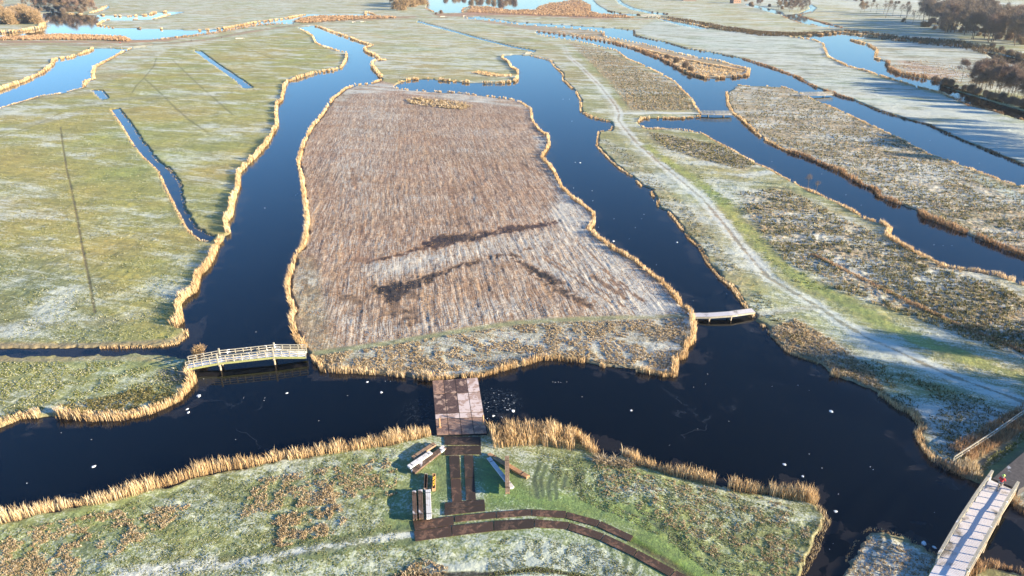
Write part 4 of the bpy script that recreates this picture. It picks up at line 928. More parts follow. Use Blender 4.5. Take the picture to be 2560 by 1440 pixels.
def trough(pa, pb, w, mat, lab, chain=False):
    a = Vector(G(*pa, LAND + .4)); b = Vector(G(*pb, LAND + .4)); mid = (a + b) / 2; d = b - a; L = d.length
    r = empty("steel_trough", (mid.x, mid.y, LAND), math.atan2(d.y, d.x)); tag(r, lab, "trough")
    t = .05
    m1 = MB(); m1.box((0, 0, .04), (L, w, .04)); m1.build("floor_plate", M_black, r)
    for s in (-1, 1):
        m1 = MB(); m1.box((0, s * (w / 2 - t / 2), .23), (L, t, .34)); m1.build("side_wall", mat, r)
        m1 = MB(); m1.box((s * (L / 2 + t / 2), 0, .23), (t, w, .36)); m1.build("end_wall", mat, r)
    if chain:
        m1 = MB(); q = Vector((-L * .35, 0, .40))
        for k in range(26):
            p = Vector((-L * .35 + k * L * .7 / 26, .10 * math.sin(k * 1.3) + random.uniform(-.05, .05), .42 + random.uniform(0, .08)))
            m1.tube(q, p, .035, .035, 5); q = p
        m1.build("lifting_chain", M_yel, r)
trough(Q(497, 765), Q(505, 600), .32, M_matd, "open black steel trough with pale rim above the dark stacks")
trough(Q(596, 770), Q(600, 598), .34, M_mato, "yellow rimmed trough holding a tangled yellow chain", True)

# ------------------------------------------------------------------ bridges
def rail_bridge(name, label, near, zs, width, rail=1.05, post_step=1.1, piles=(), rails=3, deckmat=M_deck, beam=M_alg, railmat=M_pale, cat="footbridge", hand_w=.12, kerb=False, tall=()):
    """near: photo pixels of the lower near edge of the deck at each station"""
    P = [Vector(G(x, y, z)) for (x, y), z in zip(near, zs)]
    d = (P[-1] - P[0]); d.z = 0; d.normalize(); side = Vector((-d.y, d.x, 0)) * width
    if side.y < 0: side = -side
    o = Vector((P[0] + P[-1]) / 2 + side / 2); o.z = 0
    r = empty(name, o); tag(r, label, cat, None)
    P = [p - o for p in P]; th = .22
    for i in range(len(P) - 1):
        a, b = P[i], P[i + 1]
        mb = MB(); z2 = Vector((0, 0, .05))
        lo_ = [a, b, b + side, a + side]
        up = Vector((0, 0, th)); n = max(3, int((b - a).length / .16))
        for k in range(n):
            t0 = k / n + .002; t1 = (k + 1) / n - .004
            A_, B_ = a.lerp(b, t0) + up, a.lerp(b, t1) + up
            mb.hexa([A_ + side * .03, B_ + side * .03, B_ + side * .97, A_ + side * .97, A_ + side * .03 + z2, B_ + side * .03 + z2, B_ + side * .97 + z2, A_ + side * .97 + z2])
        mb.build("deck", deckmat, r)
    for s, nm in ((0.0, "near"), (1.0, "far")):
        off = side * s
        mb = MB()
        for i in range(len(P) - 1):
            mb.bar(P[i] + off + Vector((0, 0, th / 2 + .02)), P[i + 1] + off + Vector((0, 0, th / 2 + .02)), .12, th + .06)
        mb.build("side_beam", beam, r)
        if rail <= 0: continue
        for lev in range(rails):
            f = 1 - lev * .33
            mb = MB()
            for i in range(len(P) - 1):
                zz = Vector((0, 0, th + rail * f))
                mb.bar(P[i] + off + zz, P[i + 1] + off + zz, hand_w if lev == 0 else .06, .07 if lev == 0 else .11)
            mb.build("handrail" if lev == 0 else "rail", railmat, r)
        for i in range(len(P) - 1):
            L = (P[i + 1] - P[i]).length; n = max(1, round(L / post_step))
            for k in range(n + (1 if i == len(P) - 2 else 0)):
                p = P[i].lerp(P[i + 1], k / n) + off
                big = (k == 0 and 0 < i) and tall
                mb = MB(); hh = rail + (.35 if big else 0)
                ww = .16 if big else .09
                mb.box((p.x, p.y, p.z + th / 2 + hh / 2), (ww, ww, hh + th)); mb.build("post", railmat, r)
    for (i, t) in piles:
        p = P[i].lerp(P[i + 1], t)
        for s in (.05, .95):
            q = p + side * s; mb = MB(); mb.tube((q.x, q.y, -.6), (q.x, q.y, q.z + .1), .13, .12, 10); mb.build("pile", M_pile, r)
        mb = MB(); mb.bar(p + side * -.12 + Vector((0, 0, -.09)), p + side * 1.12 + Vector((0, 0, -.09)), .2, .18); mb.build("crossbeam", M_pile, r)
    return r
def Q1(x, y): return (440 + x / 6.737, 840 + y / 6.737)
rail_bridge("arched_footbridge", "arched pale wooden footbridge with slatted railings across the left channel", [Q1(185,582), Q1(715,482), Q1(1650,378), Q1(2190,378)], [.50, .92, .98, .62], 1.55, piles=((1, .02), (2, 0.0)), tall=True, post_step=1.08)
def Q2(x, y): return (1680 + x / 6.737, 740 + y / 6.737)
fb = rail_bridge("plain_footbridge", "low frosted footbridge without railings beside the island's right corner", [Q2(310,378), Q2(640,378), Q2(1010,352), Q2(1400,296)], [.34, .50, .62, .50], 1.35, rail=0, piles=((0, .97), (1, .97)), deckmat=M_deckf, beam=M_pale)
mb = MB(); p = Vector(G(*Q2(300, 330), .6)) - fb.location
mb.bar((p.x, p.y, .2), (p.x + .5, p.y + .8, 1.5), .07, .07); mb.bar((p.x + .5, p.y + .8, 1.5), (p.x + .55, p.y + .8, .2), .07, .07); mb.bar((p.x - .4, p.y + .9, 1.3), (p.x + .5, p.y + .8, 1.5), .05, .05)
mb.build("gate_frame", M_pale, fb)
rail_bridge("railed_footbridge", "small pale railed footbridge from the white path to the rough island", [(1753,287), (1790,287.5), (1830,288)], [.55, .62, .55], 1.6, piles=((0, .5), (1, .5)), post_step=1.3, beam=M_pale, deckmat=M_deckf)
rail_bridge("railed_footbridge", "farther small pale railed footbridge at the back of the rough island", [(2003,239), (2042,239), (2083,238)], [.55, .62, .55], 1.6, piles=((0, .5), (1, .5)), post_step=1.4, beam=M_pale, deckmat=M_deckf)

# cycle bridge lower right: posts, broad handrails, plank deck
def cyc():
    zt_ = [1.05, 1.25, 1.25, .95]; rl = 1.15
    Lp = [(2481.5,1176.5),(2443,1229.6),(2400,1295),(2347,1386)]; Rp = [(2546,1204.6),(2509.6,1262),(2473,1329.6),(2419,1424)]
    Lw = [Vector(G(x, y, z + rl)) for (x, y), z in zip(Lp, zt_)]; Rw = [Vector(G(x, y, z + rl)) for (x, y), z in zip(Rp, zt_)]
    o = (Lw[0] + Rw[3]) / 2; o.z = 0
    r = empty("cycle_bridge", o); tag(r, "wide frosted cycle bridge with broad pale handrails in the lower right corner", "bridge")
    for q in (Lw, Rw):
        for i in range(4): q[i] = q[i] - o
    # extend the near end to the bank
    Lx = Lw + [Lw[3] + (Lw[3] - Lw[2]) * .42]; Rx = Rw + [Rw[3] + (Rw[3] - Rw[2]) * .25]
    dz = Vector((0, 0, -rl))
    for i in range(4):
        mb = MB(); a, b, c_, d = Lx[i] + dz, Lx[i + 1] + dz, Rx[i + 1] + dz, Rx[i] + dz
        n = max(4, int((b - a).length / .18))
        for k in range(n):
            t0, t1 = k / n + .003, (k + 1) / n - .003
            p = [a.lerp(b, t0), a.lerp(b, t1), d.lerp(c_, t1), d.lerp(c_, t0)]
            mb.hexa([x + Vector((0, 0, -.08)) for x in p][::-1] + p[::-1]); mb.f[-6:] = mb.f[-6:]
        mb.build("deck", M_deckf, r)
    for q in (Lx, Rx):
        mb = MB()
        for i in range(4): mb.bar(q[i] + dz + Vector((0, 0, -.22)), q[i + 1] + dz + Vector((0, 0, -.22)), .2, .34)
        mb.build("side_beam", M_alg if q is Lx else M_pile, r)
        mb = MB()
        for i in range(3): mb.bar(q[i], q[i + 1], .24, .10)
        mb.build("handrail", M_pale, r)
        mb = MB()
        for i in range(3): mb.bar(q[i] + dz + Vector((0, 0, .36)), q[i + 1] + dz + Vector((0, 0, .36)), .06, .10)
        mb.build("rail", M_pale, r)
        for i in range(3):
            n = max(2, round((q[i + 1] - q[i]).length / 1.15))
            for k in range(n + (i == 2)):
                p = q[i].lerp(q[i + 1], k / n); big = k == 0
                mb = MB(); mb.box((p.x, p.y, p.z - rl / 2 - .1), (.10 if not big else .16, .10 if not big else .16, rl + .1)); mb.build("post", M_pale, r)
    for i in (1, 2):
        for q in (Lx, Rx):
            p = q[i]; mb = MB(); mb.tube((p.x, p.y, -.6), (p.x, p.y, p.z - rl - .1), .16, .16, 10); mb.build("pile", M_pile, r)
    # abutment
    mb = MB(); mb.bar(Lx[0] + dz + Vector((0, 0, -.5)), Rx[0] + dz + Vector((0, 0, -.5)), .4, .8); mb.build("abutment", M_conc, r)
    return o, Lw, Rw, zt_
co, cL, cR, cz = cyc()
# asphalt path on from the bridge
pl = [Vector(G(2482, 1196, 1.05)), Vector(G(2547, 1224, 1.05)), Vector(G(2700, 1130, .75)), Vector(G(2620, 1080, .75)), Vector(G(3300, 800, .6)), Vector(G(3420, 830, .6))]
mb = MB()
a_, b_, c_, d_ = pl[0], pl[1], pl[2], pl[3]
dn = Vector((0, 0, -.9))
mb.hexa([a_ + dn, b_ + dn, c_ + dn, d_ + dn, a_, b_, c_, d_]); mb.hexa([d_ + dn, c_ + dn, pl[5] + dn, pl[4] + dn, d_, c_, pl[5], pl[4]])
po = mb.build("path", M_asph); tag(po, kind="structure")

# pale handrail fence at the right
def fence(pts, label, h=1.0, step=1.6, mat=M_pale, name="handrail_fence", boards=2, z=LAND):
    P = [Vector(G(x, y, z + h)) for x, y in pts]; o = P[0].copy(); o.z = z
    r = empty(name, o); tag(r, label, "fence"); P = [p - o for p in P]
    for lev in range(boards):
        mb = MB()
        for i in range(len(P) - 1): mb.bar(P[i] + Vector((0, 0, -lev * .45)), P[i + 1] + Vector((0, 0, -lev * .45)), .10, .08)
        mb.build("rail", mat, r)
    for i in range(len(P) - 1):
        n = max(1, round((P[i + 1] - P[i]).length / step))
        for k in range(n + (i == len(P) - 2)):
            p = P[i].lerp(P[i + 1], k / n); mb = MB(); mb.box((p.x, p.y, p.z - h / 2 - .1), (.09, .09, h + .2)); mb.build("post", mat, r)
    return r
fence([(2386,1142),(2485,1078),(2560,1026),(2640,972)], "pale wooden handrail fence running up beside the brown scrub at the right edge")
fence([(334,117),(348,115),(363,113)], "short weathered plank barrier beside the dike at the left pool's end", 2.0, 1.6, M_pale, "plank_barrier", 3)
fence([(366,113),(376,112),(381,111)], "two stout posts with a rail next to the plank barrier on the dike", 2.2, 5, M_pale, "gate_posts", 1)

# culvert heads and small pale structures on the dike
def culvert(x, y, L, rz, label, hgt=.9, z=LAND, mat=M_conc):
    p = G(x, y, z); r = empty("culvert_head", (p[0], p[1], z - .1), rz); tag(r, label, "culvert", "pale culvert heads along the dike")
    mb = MB(); mb.box((0, 0, hgt / 2), (L, .35, hgt)); mb.build("head_wall", mat, r, .03)
    mb = MB(); mb.box((0, 0, hgt + .06), (L + .2, .55, .12)); mb.build("coping", mat, r, .02)
    for s in (-1, 1):
        mb = MB(); mb.box((s * (L / 2 + .3), -.35, hgt * .4), (.3, 1.0, hgt * .8), s * .5); mb.build("wing_wall", mat, r, .02)
culvert(908, 55, 3.6, .1, "pale culvert head on the dike above the round bay")
culvert(885, 56, 2.5, .1, "smaller pale culvert head to the left of the one above the bay")
culvert(1108, 42, 5, .15, "long pale culvert head at the start of the white path")
culvert(1322, 134, 3.4, .1, "pale wooden culvert head beside the straight dark ditch", .7)
culvert(1162, 41, 2.6, 0, "squat tan culvert head at the tip of the upper channel", 1.2)
culvert(600, 97, 5, .2, "long pale culvert head below the dike bend", .7)

# far road bridge
P0, P1 = Vector(G(1604, 42, 1.2)), Vector(G(1652, 42, 1.2)); fo = (P0 + P1) / 2; fo.z = 0
r = empty("road_bridge", fo); tag(r, "low pale road bridge with short piers at the far end of the dike road", "bridge")
mb = MB()
for k in range(8):
    t0, t1 = k / 8, (k + 1) / 8
    za, zb = math.sin(t0 * math.pi) * 1.2, math.sin(t1 * math.pi) * 1.2
    a = (P0.lerp(P1, t0) - fo); b = (P0.lerp(P1, t1) - fo); w_ = Vector((0, 6, 0))
    a.z = .9 + za; b.z = .9 + zb
    mb.hexa([a, b, b + w_, a + w_, a + Vector((0, 0, .5)), b + Vector((0, 0, .5)), b + w_ + Vector((0, 0, .5)), a + w_ + Vector((0, 0, .5))])
mb.build("deck", M_conc, r)
for s in (0, 6):
    mb = MB()
    for k in range(8):
        a = P0.lerp(P1, k / 8) - fo; b = P0.lerp(P1, (k + 1) / 8) - fo
        a.z = 2.4 + math.sin(k / 8 * math.pi) * 1.2; b.z = 2.4 + math.sin((k + 1) / 8 * math.pi) * 1.2; a.y += s; b.y += s
        mb.bar(a, b, .25, .25); mb.bar((a.x, a.y, a.z - 1.1), a, .2, .2)
    mb.build("parapet", M_conc, r)
for t in (.35, .55, .75):
    p = P0.lerp(P1, t) - fo; mb = MB(); mb.box((p.x, 3, .6), (.7, 5.4, 2.0)); mb.build("pier", M_conc, r)

# houses and barn at the far edge
def house(x, y, L, D, hw, hr, wallm, roofm, label, rz=0.0, chimney=True):
    p = G(x, y, LAND); r = empty("house", (p[0], p[1], LAND - .1), rz); tag(r, label, "house")
    mb = MB(); mb.box((0, 0, hw / 2), (L, D, hw)); wl_ = mb.build("wall", wallm, r)
    b = MB(); e = .4
    A1 = [(-L/2-e, -D/2-e, hw), (L/2+e, -D/2-e, hw), (L/2+e, D/2+e, hw), (-L/2-e, D/2+e, hw), (-L/2-e, 0, hw+hr), (L/2+e, 0, hw+hr)]
    b.v = A1; b.f = [(0,1,5,4), (2,3,4,5), (0,4,3), (1,2,5), (3,2,1,0)]
    rf = b.build("roof", roofm, r)
    if chimney:
        mb = MB(); mb.box((L * .3, D * .1, hw + hr * .9), (.8, .8, 1.8)); mb.build("chimney", M_brick, rf)
    for k in range(3):
        xx = (-L * .3) + k * L * .3
        mb = MB(); mb.box((xx, -D/2 - .03, hw * .5), (1.4, .08, 1.3)); wdw = mb.build("window", M_glass, r)
        mb = MB(); mb.box((xx, -D/2 - .06, hw * .5 - .75), (1.7, .12, .12)); mb.build("sill", M_conc, wdw)
    return r
house(1722, 1.5, 22, 10, 4, 6, M_brick, M_roof, "far farmhouse with a steep dark red roof at the top edge", .1)
house(1838, 8, 14, 9, 5, 5, M_brick, M_roof, "brown brick cottage by the trees at the end of the pale track", .4)
house(62, 25, 10, 9, 2.5, 1.0, M_brick, M_white, "low shed with a bright white roof behind the left bushes", .05, False)

# ------------------------------------------------------------------ people and bicycle
def skinned(name, pts, edges, rad, mat, parent=None, sub=1):
    me = bpy.data.meshes.new(name); me.from_pydata(pts, edges, []); ob = bpy.data.objects.new(name, me); col.objects.link(ob)
    sk = ob.modifiers.new("skin", 'SKIN'); sk.use_smooth_shade = True
    for i, v_ in enumerate(me.skin_vertices[0].data):
        v_.radius = (rad[i], rad[i]); v_.use_root = (i == 0)
    ob.modifiers.new("sub", 'SUBSURF').levels = sub
    dg = bpy.context.evaluated_depsgraph_get(); dg.update()
    nm = bpy.data.meshes.new_from_object(ob.evaluated_get(dg))
    bpy.data.objects.remove(ob); 
    nm.name = name; nm.materials.clear()
    return link(name, nm, mat, parent)
def head_bits(r, hx, hy, hz, hair=M_dark):
    mb = MB(); mb.tube((hx, hy + .09, hz - .02), (hx, hy + .135, hz - .03), .02, .012, 6); mb.build("nose", M_skin, r)
    for s in (-1, 1):
        mb = MB(); mb.tube((hx + s * .035, hy + .088, hz + .02), (hx + s * .035, hy + .1, hz + .02), .012, .01, 6); mb.build("eye", M_dark, r)
        mb = MB(); mb.tube((hx + s * .09, hy, hz), (hx + s * .108, hy - .01, hz), .03, .022, 6); mb.build("ear", M_skin, r)
def person_walk(loc, rz, top, legs, label, sc=1.0):
    r = empty("person", loc, rz); r.scale = (sc, sc, sc); tag(r, label, "person")
    pts = [(0,0,.95),(0,0,1.15),(0,.01,1.38),(0,.02,1.48),(0,.03,1.60),(0,.03,1.70),
           (.10,0,.90),(.11,.16,.50),(.11,.10,.08),(.11,.22,.04),
           (-.10,0,.90),(-.11,-.05,.50),(-.11,-.25,.12),(-.11,-.14,.04),
           (.20,0,1.40),(.25,-.08,1.14),(.24,.06,.92),(.235,.11,.85),(-.20,0,1.40),(-.25,.08,1.14),(-.24,.22,.96),(-.235,.27,.90)]
    ed = [(0,1),(1,2),(2,3),(3,4),(4,5),(0,6),(6,7),(7,8),(8,9),(0,10),(10,11),(11,12),(12,13),(2,14),(14,15),(15,16),(16,17),(2,18),(18,19),(19,20),(20,21)]
    rad = [.14,.13,.14,.055,.10,.085,.09,.065,.045,.04,.09,.065,.045,.04,.06,.045,.035,.032,.06,.045,.035,.032]
    skinned("body", pts, ed, rad, M_skin, r)
    skinned("coat", [(0,0,.82),(0,0,1.0),(0,0,1.2),(0,.01,1.42),(.19,0,1.42),(.25,-.08,1.14),(.24,.05,.94),(-.19,0,1.42),(-.25,.08,1.14),(-.24,.21,.98)],
            [(0,1),(1,2),(2,3),(3,4),(4,5),(5,6),(3,7),(7,8),(8,9)], [.17,.165,.17,.15,.08,.06,.048,.08,.06,.048], top, r)
    skinned("trousers", [(0,0,.93),(.10,0,.88),(.11,.16,.50),(.11,.10,.12),(-.10,0,.88),(-.11,-.05,.50),(-.11,-.24,.15)],
            [(0,1),(1,2),(2,3),(0,4),(4,5),(5,6)], [.15,.105,.08,.06,.105,.08,.06], legs, r)
    mb = MB(); mb.tube((0, .02, 1.66), (0, .01, 1.80), .112, .07, 12); mb.build("hair", M_dark, r, 0, True)
    head_bits(r, 0, .03, 1.66)
    return r
# cyclist riding up the bridge
bd = ((cL[0] + cR[0]) - (cL[1] + cR[1])).normalized()
bp = Vector(G(2497, 1222, 1.10)); rzb = math.atan2(-bd.x, bd.y)
bike = empty("bicycle", (bp.x, bp.y, 1.06), rzb); tag(bike, "slim dark bicycle under the rider in red on the cycle bridge", "bicycle")
for yy in (-.52, .52):
    mb = MB(); mb.torus((0, yy, .34), .32, .022); wh = mb.build("wheel", M_black, bike, 0, True)
    mb = MB()
    for k in range(8):
        t = k * math.pi / 4; mb.tube((0, yy, .34), (0, yy + .31 * math.cos(t), .34 + .31 * math.sin(t)), .005, .005, 4)
    mb.torus((0, yy, .34), .29, .012); mb.build("rim", M_metal, wh)
mb = MB()
for a, b in (((0,-.52,.34),(0,-.05,.30)),((0,-.05,.30),(0,-.18,.85)),((0,-.18,.80),(0,.38,.85)),((0,-.05,.30),(0,.40,.70)),((0,.38,.95),(0,.52,.34)),((0,-.52,.34),(0,-.17,.72))):
    mb.tube(a, b, .02, .02, 6)
mb.build("frame", M_black, bike)
mb = MB(); mb.tube((-.28,.30,1.0),(0,.38,1.0),.016,.016,6); mb.tube((.28,.30,1.0),(0,.38,1.0),.016,.016,6); mb.tube((0,.38,.9),(0,.38,1.0),.016,.016,6); mb.build("handlebar", M_metal, bike)
mb = MB(); mb.box((0,-.22,.90),(.16,.26,.06)); mb.build("saddle", M_black, bike, .02)
mb = MB(); mb.tube((-.17,-.05,.16),(.0,-.05,.16),.015,.015,6); mb.tube((.17,-.05,.44),(.0,-.05,.44),.015,.015,6); mb.tube((0,-.05,.16),(0,-.05,.44),.014,.014,6); mb.build("pedals", M_metal, bike)
rd = empty("person", (bp.x, bp.y, 1.06), rzb); tag(rd, "cyclist in a red jacket and lime helmet riding over the cycle bridge", "person")
pts = [(0,-.20,.98),(0,-.12,1.18),(0,.02,1.40),(0,.07,1.48),(0,.11,1.58),(0,.13,1.69),
       (.09,-.18,.96),(.12,.20,.82),(.13,.02,.48),(.13,.12,.44),(-.09,-.18,.96),(-.12,.16,.66),(-.13,-.04,.22),(-.13,.08,.18),
       (.19,.03,1.38),(.26,.10,1.14),(.26,.28,1.03),(-.19,.03,1.38),(-.26,.10,1.14),(-.26,.28,1.03)]
ed = [(0,1),(1,2),(2,3),(3,4),(4,5),(0,6),(6,7),(7,8),(8,9),(0,10),(10,11),(11,12),(12,13),(2,14),(14,15),(15,16),(2,17),(17,18),(18,19)]
skinned("body", pts, ed, [.13,.13,.14,.055,.095,.08,.09,.065,.05,.04,.09,.065,.05,.04,.06,.045,.033,.06,.045,.033], M_skin, rd)
skinned("jacket", [(0,-.2,.94),(0,-.12,1.18),(0,.01,1.40),(.18,.03,1.40),(.26,.10,1.15),(.26,.25,1.05),(-.18,.03,1.40),(-.26,.10,1.15),(-.26,.25,1.05)],
        [(0,1),(1,2),(2,3),(3,4),(4,5),(2,6),(6,7),(7,8)], [.17,.17,.17,.085,.065,.05,.085,.065,.05], M_red, rd)
skinned("trousers", [(0,-.20,.97),(.09,-.18,.95),(.12,.20,.82),(.13,.02,.50),(-.09,-.18,.95),(-.12,.16,.66),(-.13,-.04,.24)], [(0,1),(1,2),(2,3),(0,4),(4,5),(5,6)], [.15,.11,.085,.065,.11,.085,.065], M_beige, rd)
mb = MB()
for k in range(4):
    mb.tube((0, .10 - k * .004, 1.66 + k * .04), (0, .10 - (k + 1) * .004, 1.70 + k * .04), (.135, .13, .11, .075)[k], (.13, .11, .075, .02)[k], 14)
mb.build("helmet", M_lime, rd, 0, True)
head_bits(rd, 0, .13, 1.62)
for s in (-1, 1):
    for k in range(5):
        x0 = s * (.245 + .011 * k - .02)
        mb = MB(); L_ = (.05, .075, .085, .078, .06)[k]
        mb.tube((x0, .29, 1.035), (x0, .29 + L_ * .6, 1.03), .009, .008, 5); mb.tube((x0, .29 + L_ * .6, 1.03), (x0, .29 + L_ * .55, .995), .008, .006, 5)
        mb.build("finger", M_dark, rd)
def zl(x, y): p = G(x, y, LAND); return (p[0], p[1], LAND - .02)
person_walk(zl(301, 111), 1.2, M_red, M_dark, "walker in a reddish coat on the dike track above the left pool")
person_walk(zl(554, 96), -1.4, M_dark, M_dark, "walker in dark clothes on the dike track nearest the bend")
person_walk(zl(479, 104), -1.4, M_dark, M_dark, "walker in dark clothes on the dike, second from the left")
person_walk(zl(1985, 76), .8, M_dark, M_dark, "walker in black on the far grass bank left of the pond")
person_walk(zl(1629, 38), .8, M_dark, M_dark, "tiny dark walker beside the far road bridge")

def post(x, y, h, label, z=0.0):
    p = G(x, y, z); mb = MB(); mb.tube((0, 0, -.5), (.05, 0, h), .16, .13, 8); mb.tube((.05, 0, h), (.05, 0, h + .05), .15, .08, 8)
    o = mb.build("wooden_post", M_pile); o.location = (p[0], p[1], z); tag(o, label, "post")
post(305, 124, 1.8, "lone dark post standing in the left pool below the dike")
post(277, 119.5, 1.0, "short dark post at the dike edge left of the pool post", LAND)

# ------------------------------------------------------------------ ice lumps on the frozen water
def chip(x, y, s, label, group=None, flatn=.25):
    p = G(x, y, 0); n = random.randint(6, 8); m = MB(); r0 = [s * random.uniform(.6, 1.1) for _ in range(n)]
    for z_, f in ((-.01, 1), (s * flatn, .75)):
        for k in range(n):
            t = 2 * math.pi * k / n; m.v.append((r0[k] * f * math.cos(t), r0[k] * f * math.sin(t) * .8, z_))
    m.v.append((0, 0, s * flatn * 1.25))
    for k in range(n):
        j = (k + 1) % n; m.f.append((k, j, n + j, n + k)); m.f.append((n + k, n + j, 2 * n))
    o = m.build("ice_lump", M_ice); o.location = (p[0], p[1], .004); o.rotation_euler = (0, 0, random.uniform(0, 6)); tag(o, label, "ice lump", group)
    return o
big = [(497,990,.36,"large round white ice lump left below the arched footbridge"),(468,1023,.22,"left one of the paired ice lumps near the lower left reeds"),(471,1031,.24,"lower of the clustered ice lumps near the lower left reeds"),
 (2078,1029,.34,"elongated white ice lump on the dark water near the lower right bank"),(1578,1026,.2,"lone white ice lump right of the raft in mid channel"),(1961,1161,.24,"brightest ice lump on the water before the cycle bridge"),
 (2007,1191,.2,"small bright ice lump above the right end of the near reeds"),(2089,1279,.24,"ice lump just off the round point of the near bank"),(2310,1358,.36,"oval white ice lump beside the frosted point's far rim"),(2335,1368,.26,"smaller ice lump between the oval one and the cycle bridge"),
 (918,955,.22,"ice lump in front of the island's lower left shore"),(953,981,.24,"thin ice streak lump left of the raft"),(717,983,.2,"ice lump right below the arched footbridge"),(235,1166,.26,"lone ice lump on the wide lower left water"),
 (1533,603,.34,"largest ice lump in the right hand channel"),(1450,407,.42,"far bright ice lump in the right hand channel"),(1693,606,.26,"ice lump near the straw bank of the right channel")]
for x, y, s, lb in big: chip(x, y, s, lb)
small = [(1438,406),(1480,477),(1482,502),(1610,536),(1604,547),(1588,569),(1535,547),(1573,597),(1496,568),(1641,662),(1634,502),(1382,462),(1434,470),(1792,696),(1817,735),(1703,752),(1733,752),
 (739,488),(744,484),(662,520),(640,830),(1769,935),(1764,960),(1734,968),(1822,1053),(1744,1072),(1455,992),(1382,955),(1388,956),(1396,955),(1402,956),(1417,955),(662,995),(869,989),(797,1052),(963,953),(976,953),(609,995),(660,1001),
 (2023,1135),(2055,1170),(2176,1167),(2183,1174),(2096,1235),(2336,1281),(2074,1373),(2083,1359),(1674,1113),(1930,966),(1995,963),(2023,976),(153,1082),(228,1099),(67,1208),(589,1099),(1156,1124),(509,947),
 (1822,280),(2185,438),(2233,430),(2054,435),(2335,612),(2358,614),(2448,408),(2115,487),(2153,513),(1930,404),(1450,170),(1408,248),(1430,303),(2325,351),(1424,248),(2380,614)]
for x, y in small:
    z = pix(*G(x, y)[:2])[2]; chip(x, y, max(.06, .00068 * z) * random.uniform(.7, 1.2), "small white ice lump frozen onto the dark water", "small white ice lumps on the open water")
for k in range(30):
    x = random.uniform(1205, 1288); y = random.uniform(962, 1052)
    if x > 1250 and y < 985: continue
    chip(x, y, random.uniform(.05, .10), "grey shard of broken ice right of the raft", "broken ice shards by the raft", .12)
for q in ((1284,1028,.42),(1234,1040,.3)):
    o = chip(*q, "broken pale ice plate tilted up right of the raft" if q[0] > 1260 else "pale splintered ice plate close to the raft's lower right edge", None, .1); o.rotation_euler = (.35, .2, 1.0)

# ------------------------------------------------------------------ bare trees
def grow(seed, height, spread, twn, tw_len, tw_w, trunk_r=.18, low=.3, nbr=9):
    rnd = random.Random(seed); mb = MB(); tips = []
    def br(p, d, L, r, dep):
        n = 2 if dep < 3 else 1
        for k in range(n):
            d2 = (d + Vector((rnd.uniform(-.16, .16), rnd.uniform(-.16, .16), rnd.uniform(-.04, .12)))).normalized()
            q = p + d2 * L / n; mb.tube(p, q, r * (1 - .3 * k / n), r * (1 - .3 * (k + 1) / n), 5 if dep < 2 else 3); p = q; d = d2
        if dep >= 2: tips.append((p.copy(), d.copy(), L))
        if dep < 3:
            for k in range(3 if dep else 0):
                a = rnd.uniform(0, 6.28); s = Vector((math.cos(a), math.sin(a), rnd.uniform(.1, .8))) * spread
                br(p, (d + s).normalized(), L * rnd.uniform(.55, .8), r * .55, dep + 1)
        return p
    top = Vector((0, 0, 0)); p = Vector((0, 0, -.3)); d = Vector((0, 0, 1)); nseg = 6
    r = trunk_r
    for k in range(nseg):
        q = p + Vector((rnd.uniform(-.05, .05) * height * .5, rnd.uniform(-.05, .05) * height * .5, height * .8 / nseg)); mb.tube(p, q, r, r * .82, 6)
        if k >= nseg * low:
            for b in range(2 + (k > 2)):
                a = rnd.uniform(0, 6.28); dd = Vector((math.cos(a) * spread, math.sin(a) * spread, rnd.uniform(.25, .9))).normalized()
                br(q, dd, height * rnd.uniform(.16, .26) * (1.15 - .5 * k / nseg), r * .5, 1)
        p = q; r *= .82
    br(p, Vector((0, 0, 1)), height * .12, r, 1)
    V = []; Fc = []
    for k in range(twn):
        t, dd, L = tips[rnd.randrange(len(tips))]
        o_ = t - dd * rnd.uniform(0, .9) * L * .6 + Vector((rnd.gauss(0, .5), rnd.gauss(0, .5), rnd.gauss(0, .5))) * tw_len
        a = (dd * .6 + Vector((rnd.gauss(0, .6), rnd.gauss(0, .6), rnd.gauss(.25, .5)))).normalized() * tw_len * rnd.uniform(.5, 1.2)
        s = a.orthogonal().normalized() * tw_w * .5; s.rotate(Matrix.Rotation(rnd.uniform(0, 3.14), 3, a.normalized()))
        b0 = len(V); V += [tuple(o_ - s), tuple(o_ + s), tuple(o_ + a)]; Fc.append((b0, b0 + 1, b0 + 2))
    return mb, V, Fc
def make_tree(name, seed, height, spread, twn, tw_len, tw_w, mtw, low=.3, trunk_r=.18):
    mb, V, Fc = grow(seed, height, spread, twn, tw_len, tw_w, trunk_r, low)
    r = empty(name, (0, -400, -50)); mb.build("trunk", M_bark, r)
    me = bpy.data.meshes.new("crown"); me.from_pydata(V, [], Fc); me.update(); link("crown", me, mtw, r)
    return r
T1 = [make_tree("bare_tree", 10 + k, 10, 1.0, 4200, 1.0, .085, (M_twig, M_twigr, M_twig, M_twiggold)[k], .12) for k in range(4)]
T2 = [make_tree("poplar_tree", 30 + k, 12, .45, 620, 1.1, .12, M_twig, .3, .24) for k in range(2)]
T3 = [make_tree("willow_bush", 40 + k, 4.5, 1.3, 4200, 1.0, .09, (M_twiggold, M_twig, M_twigr)[k], 0.0, .12) for k in range(3)]
T4 = [make_tree("alder_tree", 50 + k, 10, .65, 2200, 1.0, .085, (M_twigr, M_twig)[k], .35, .13) for k in range(2)]
protos = T1 + T2 + T3 + T4
used = set()
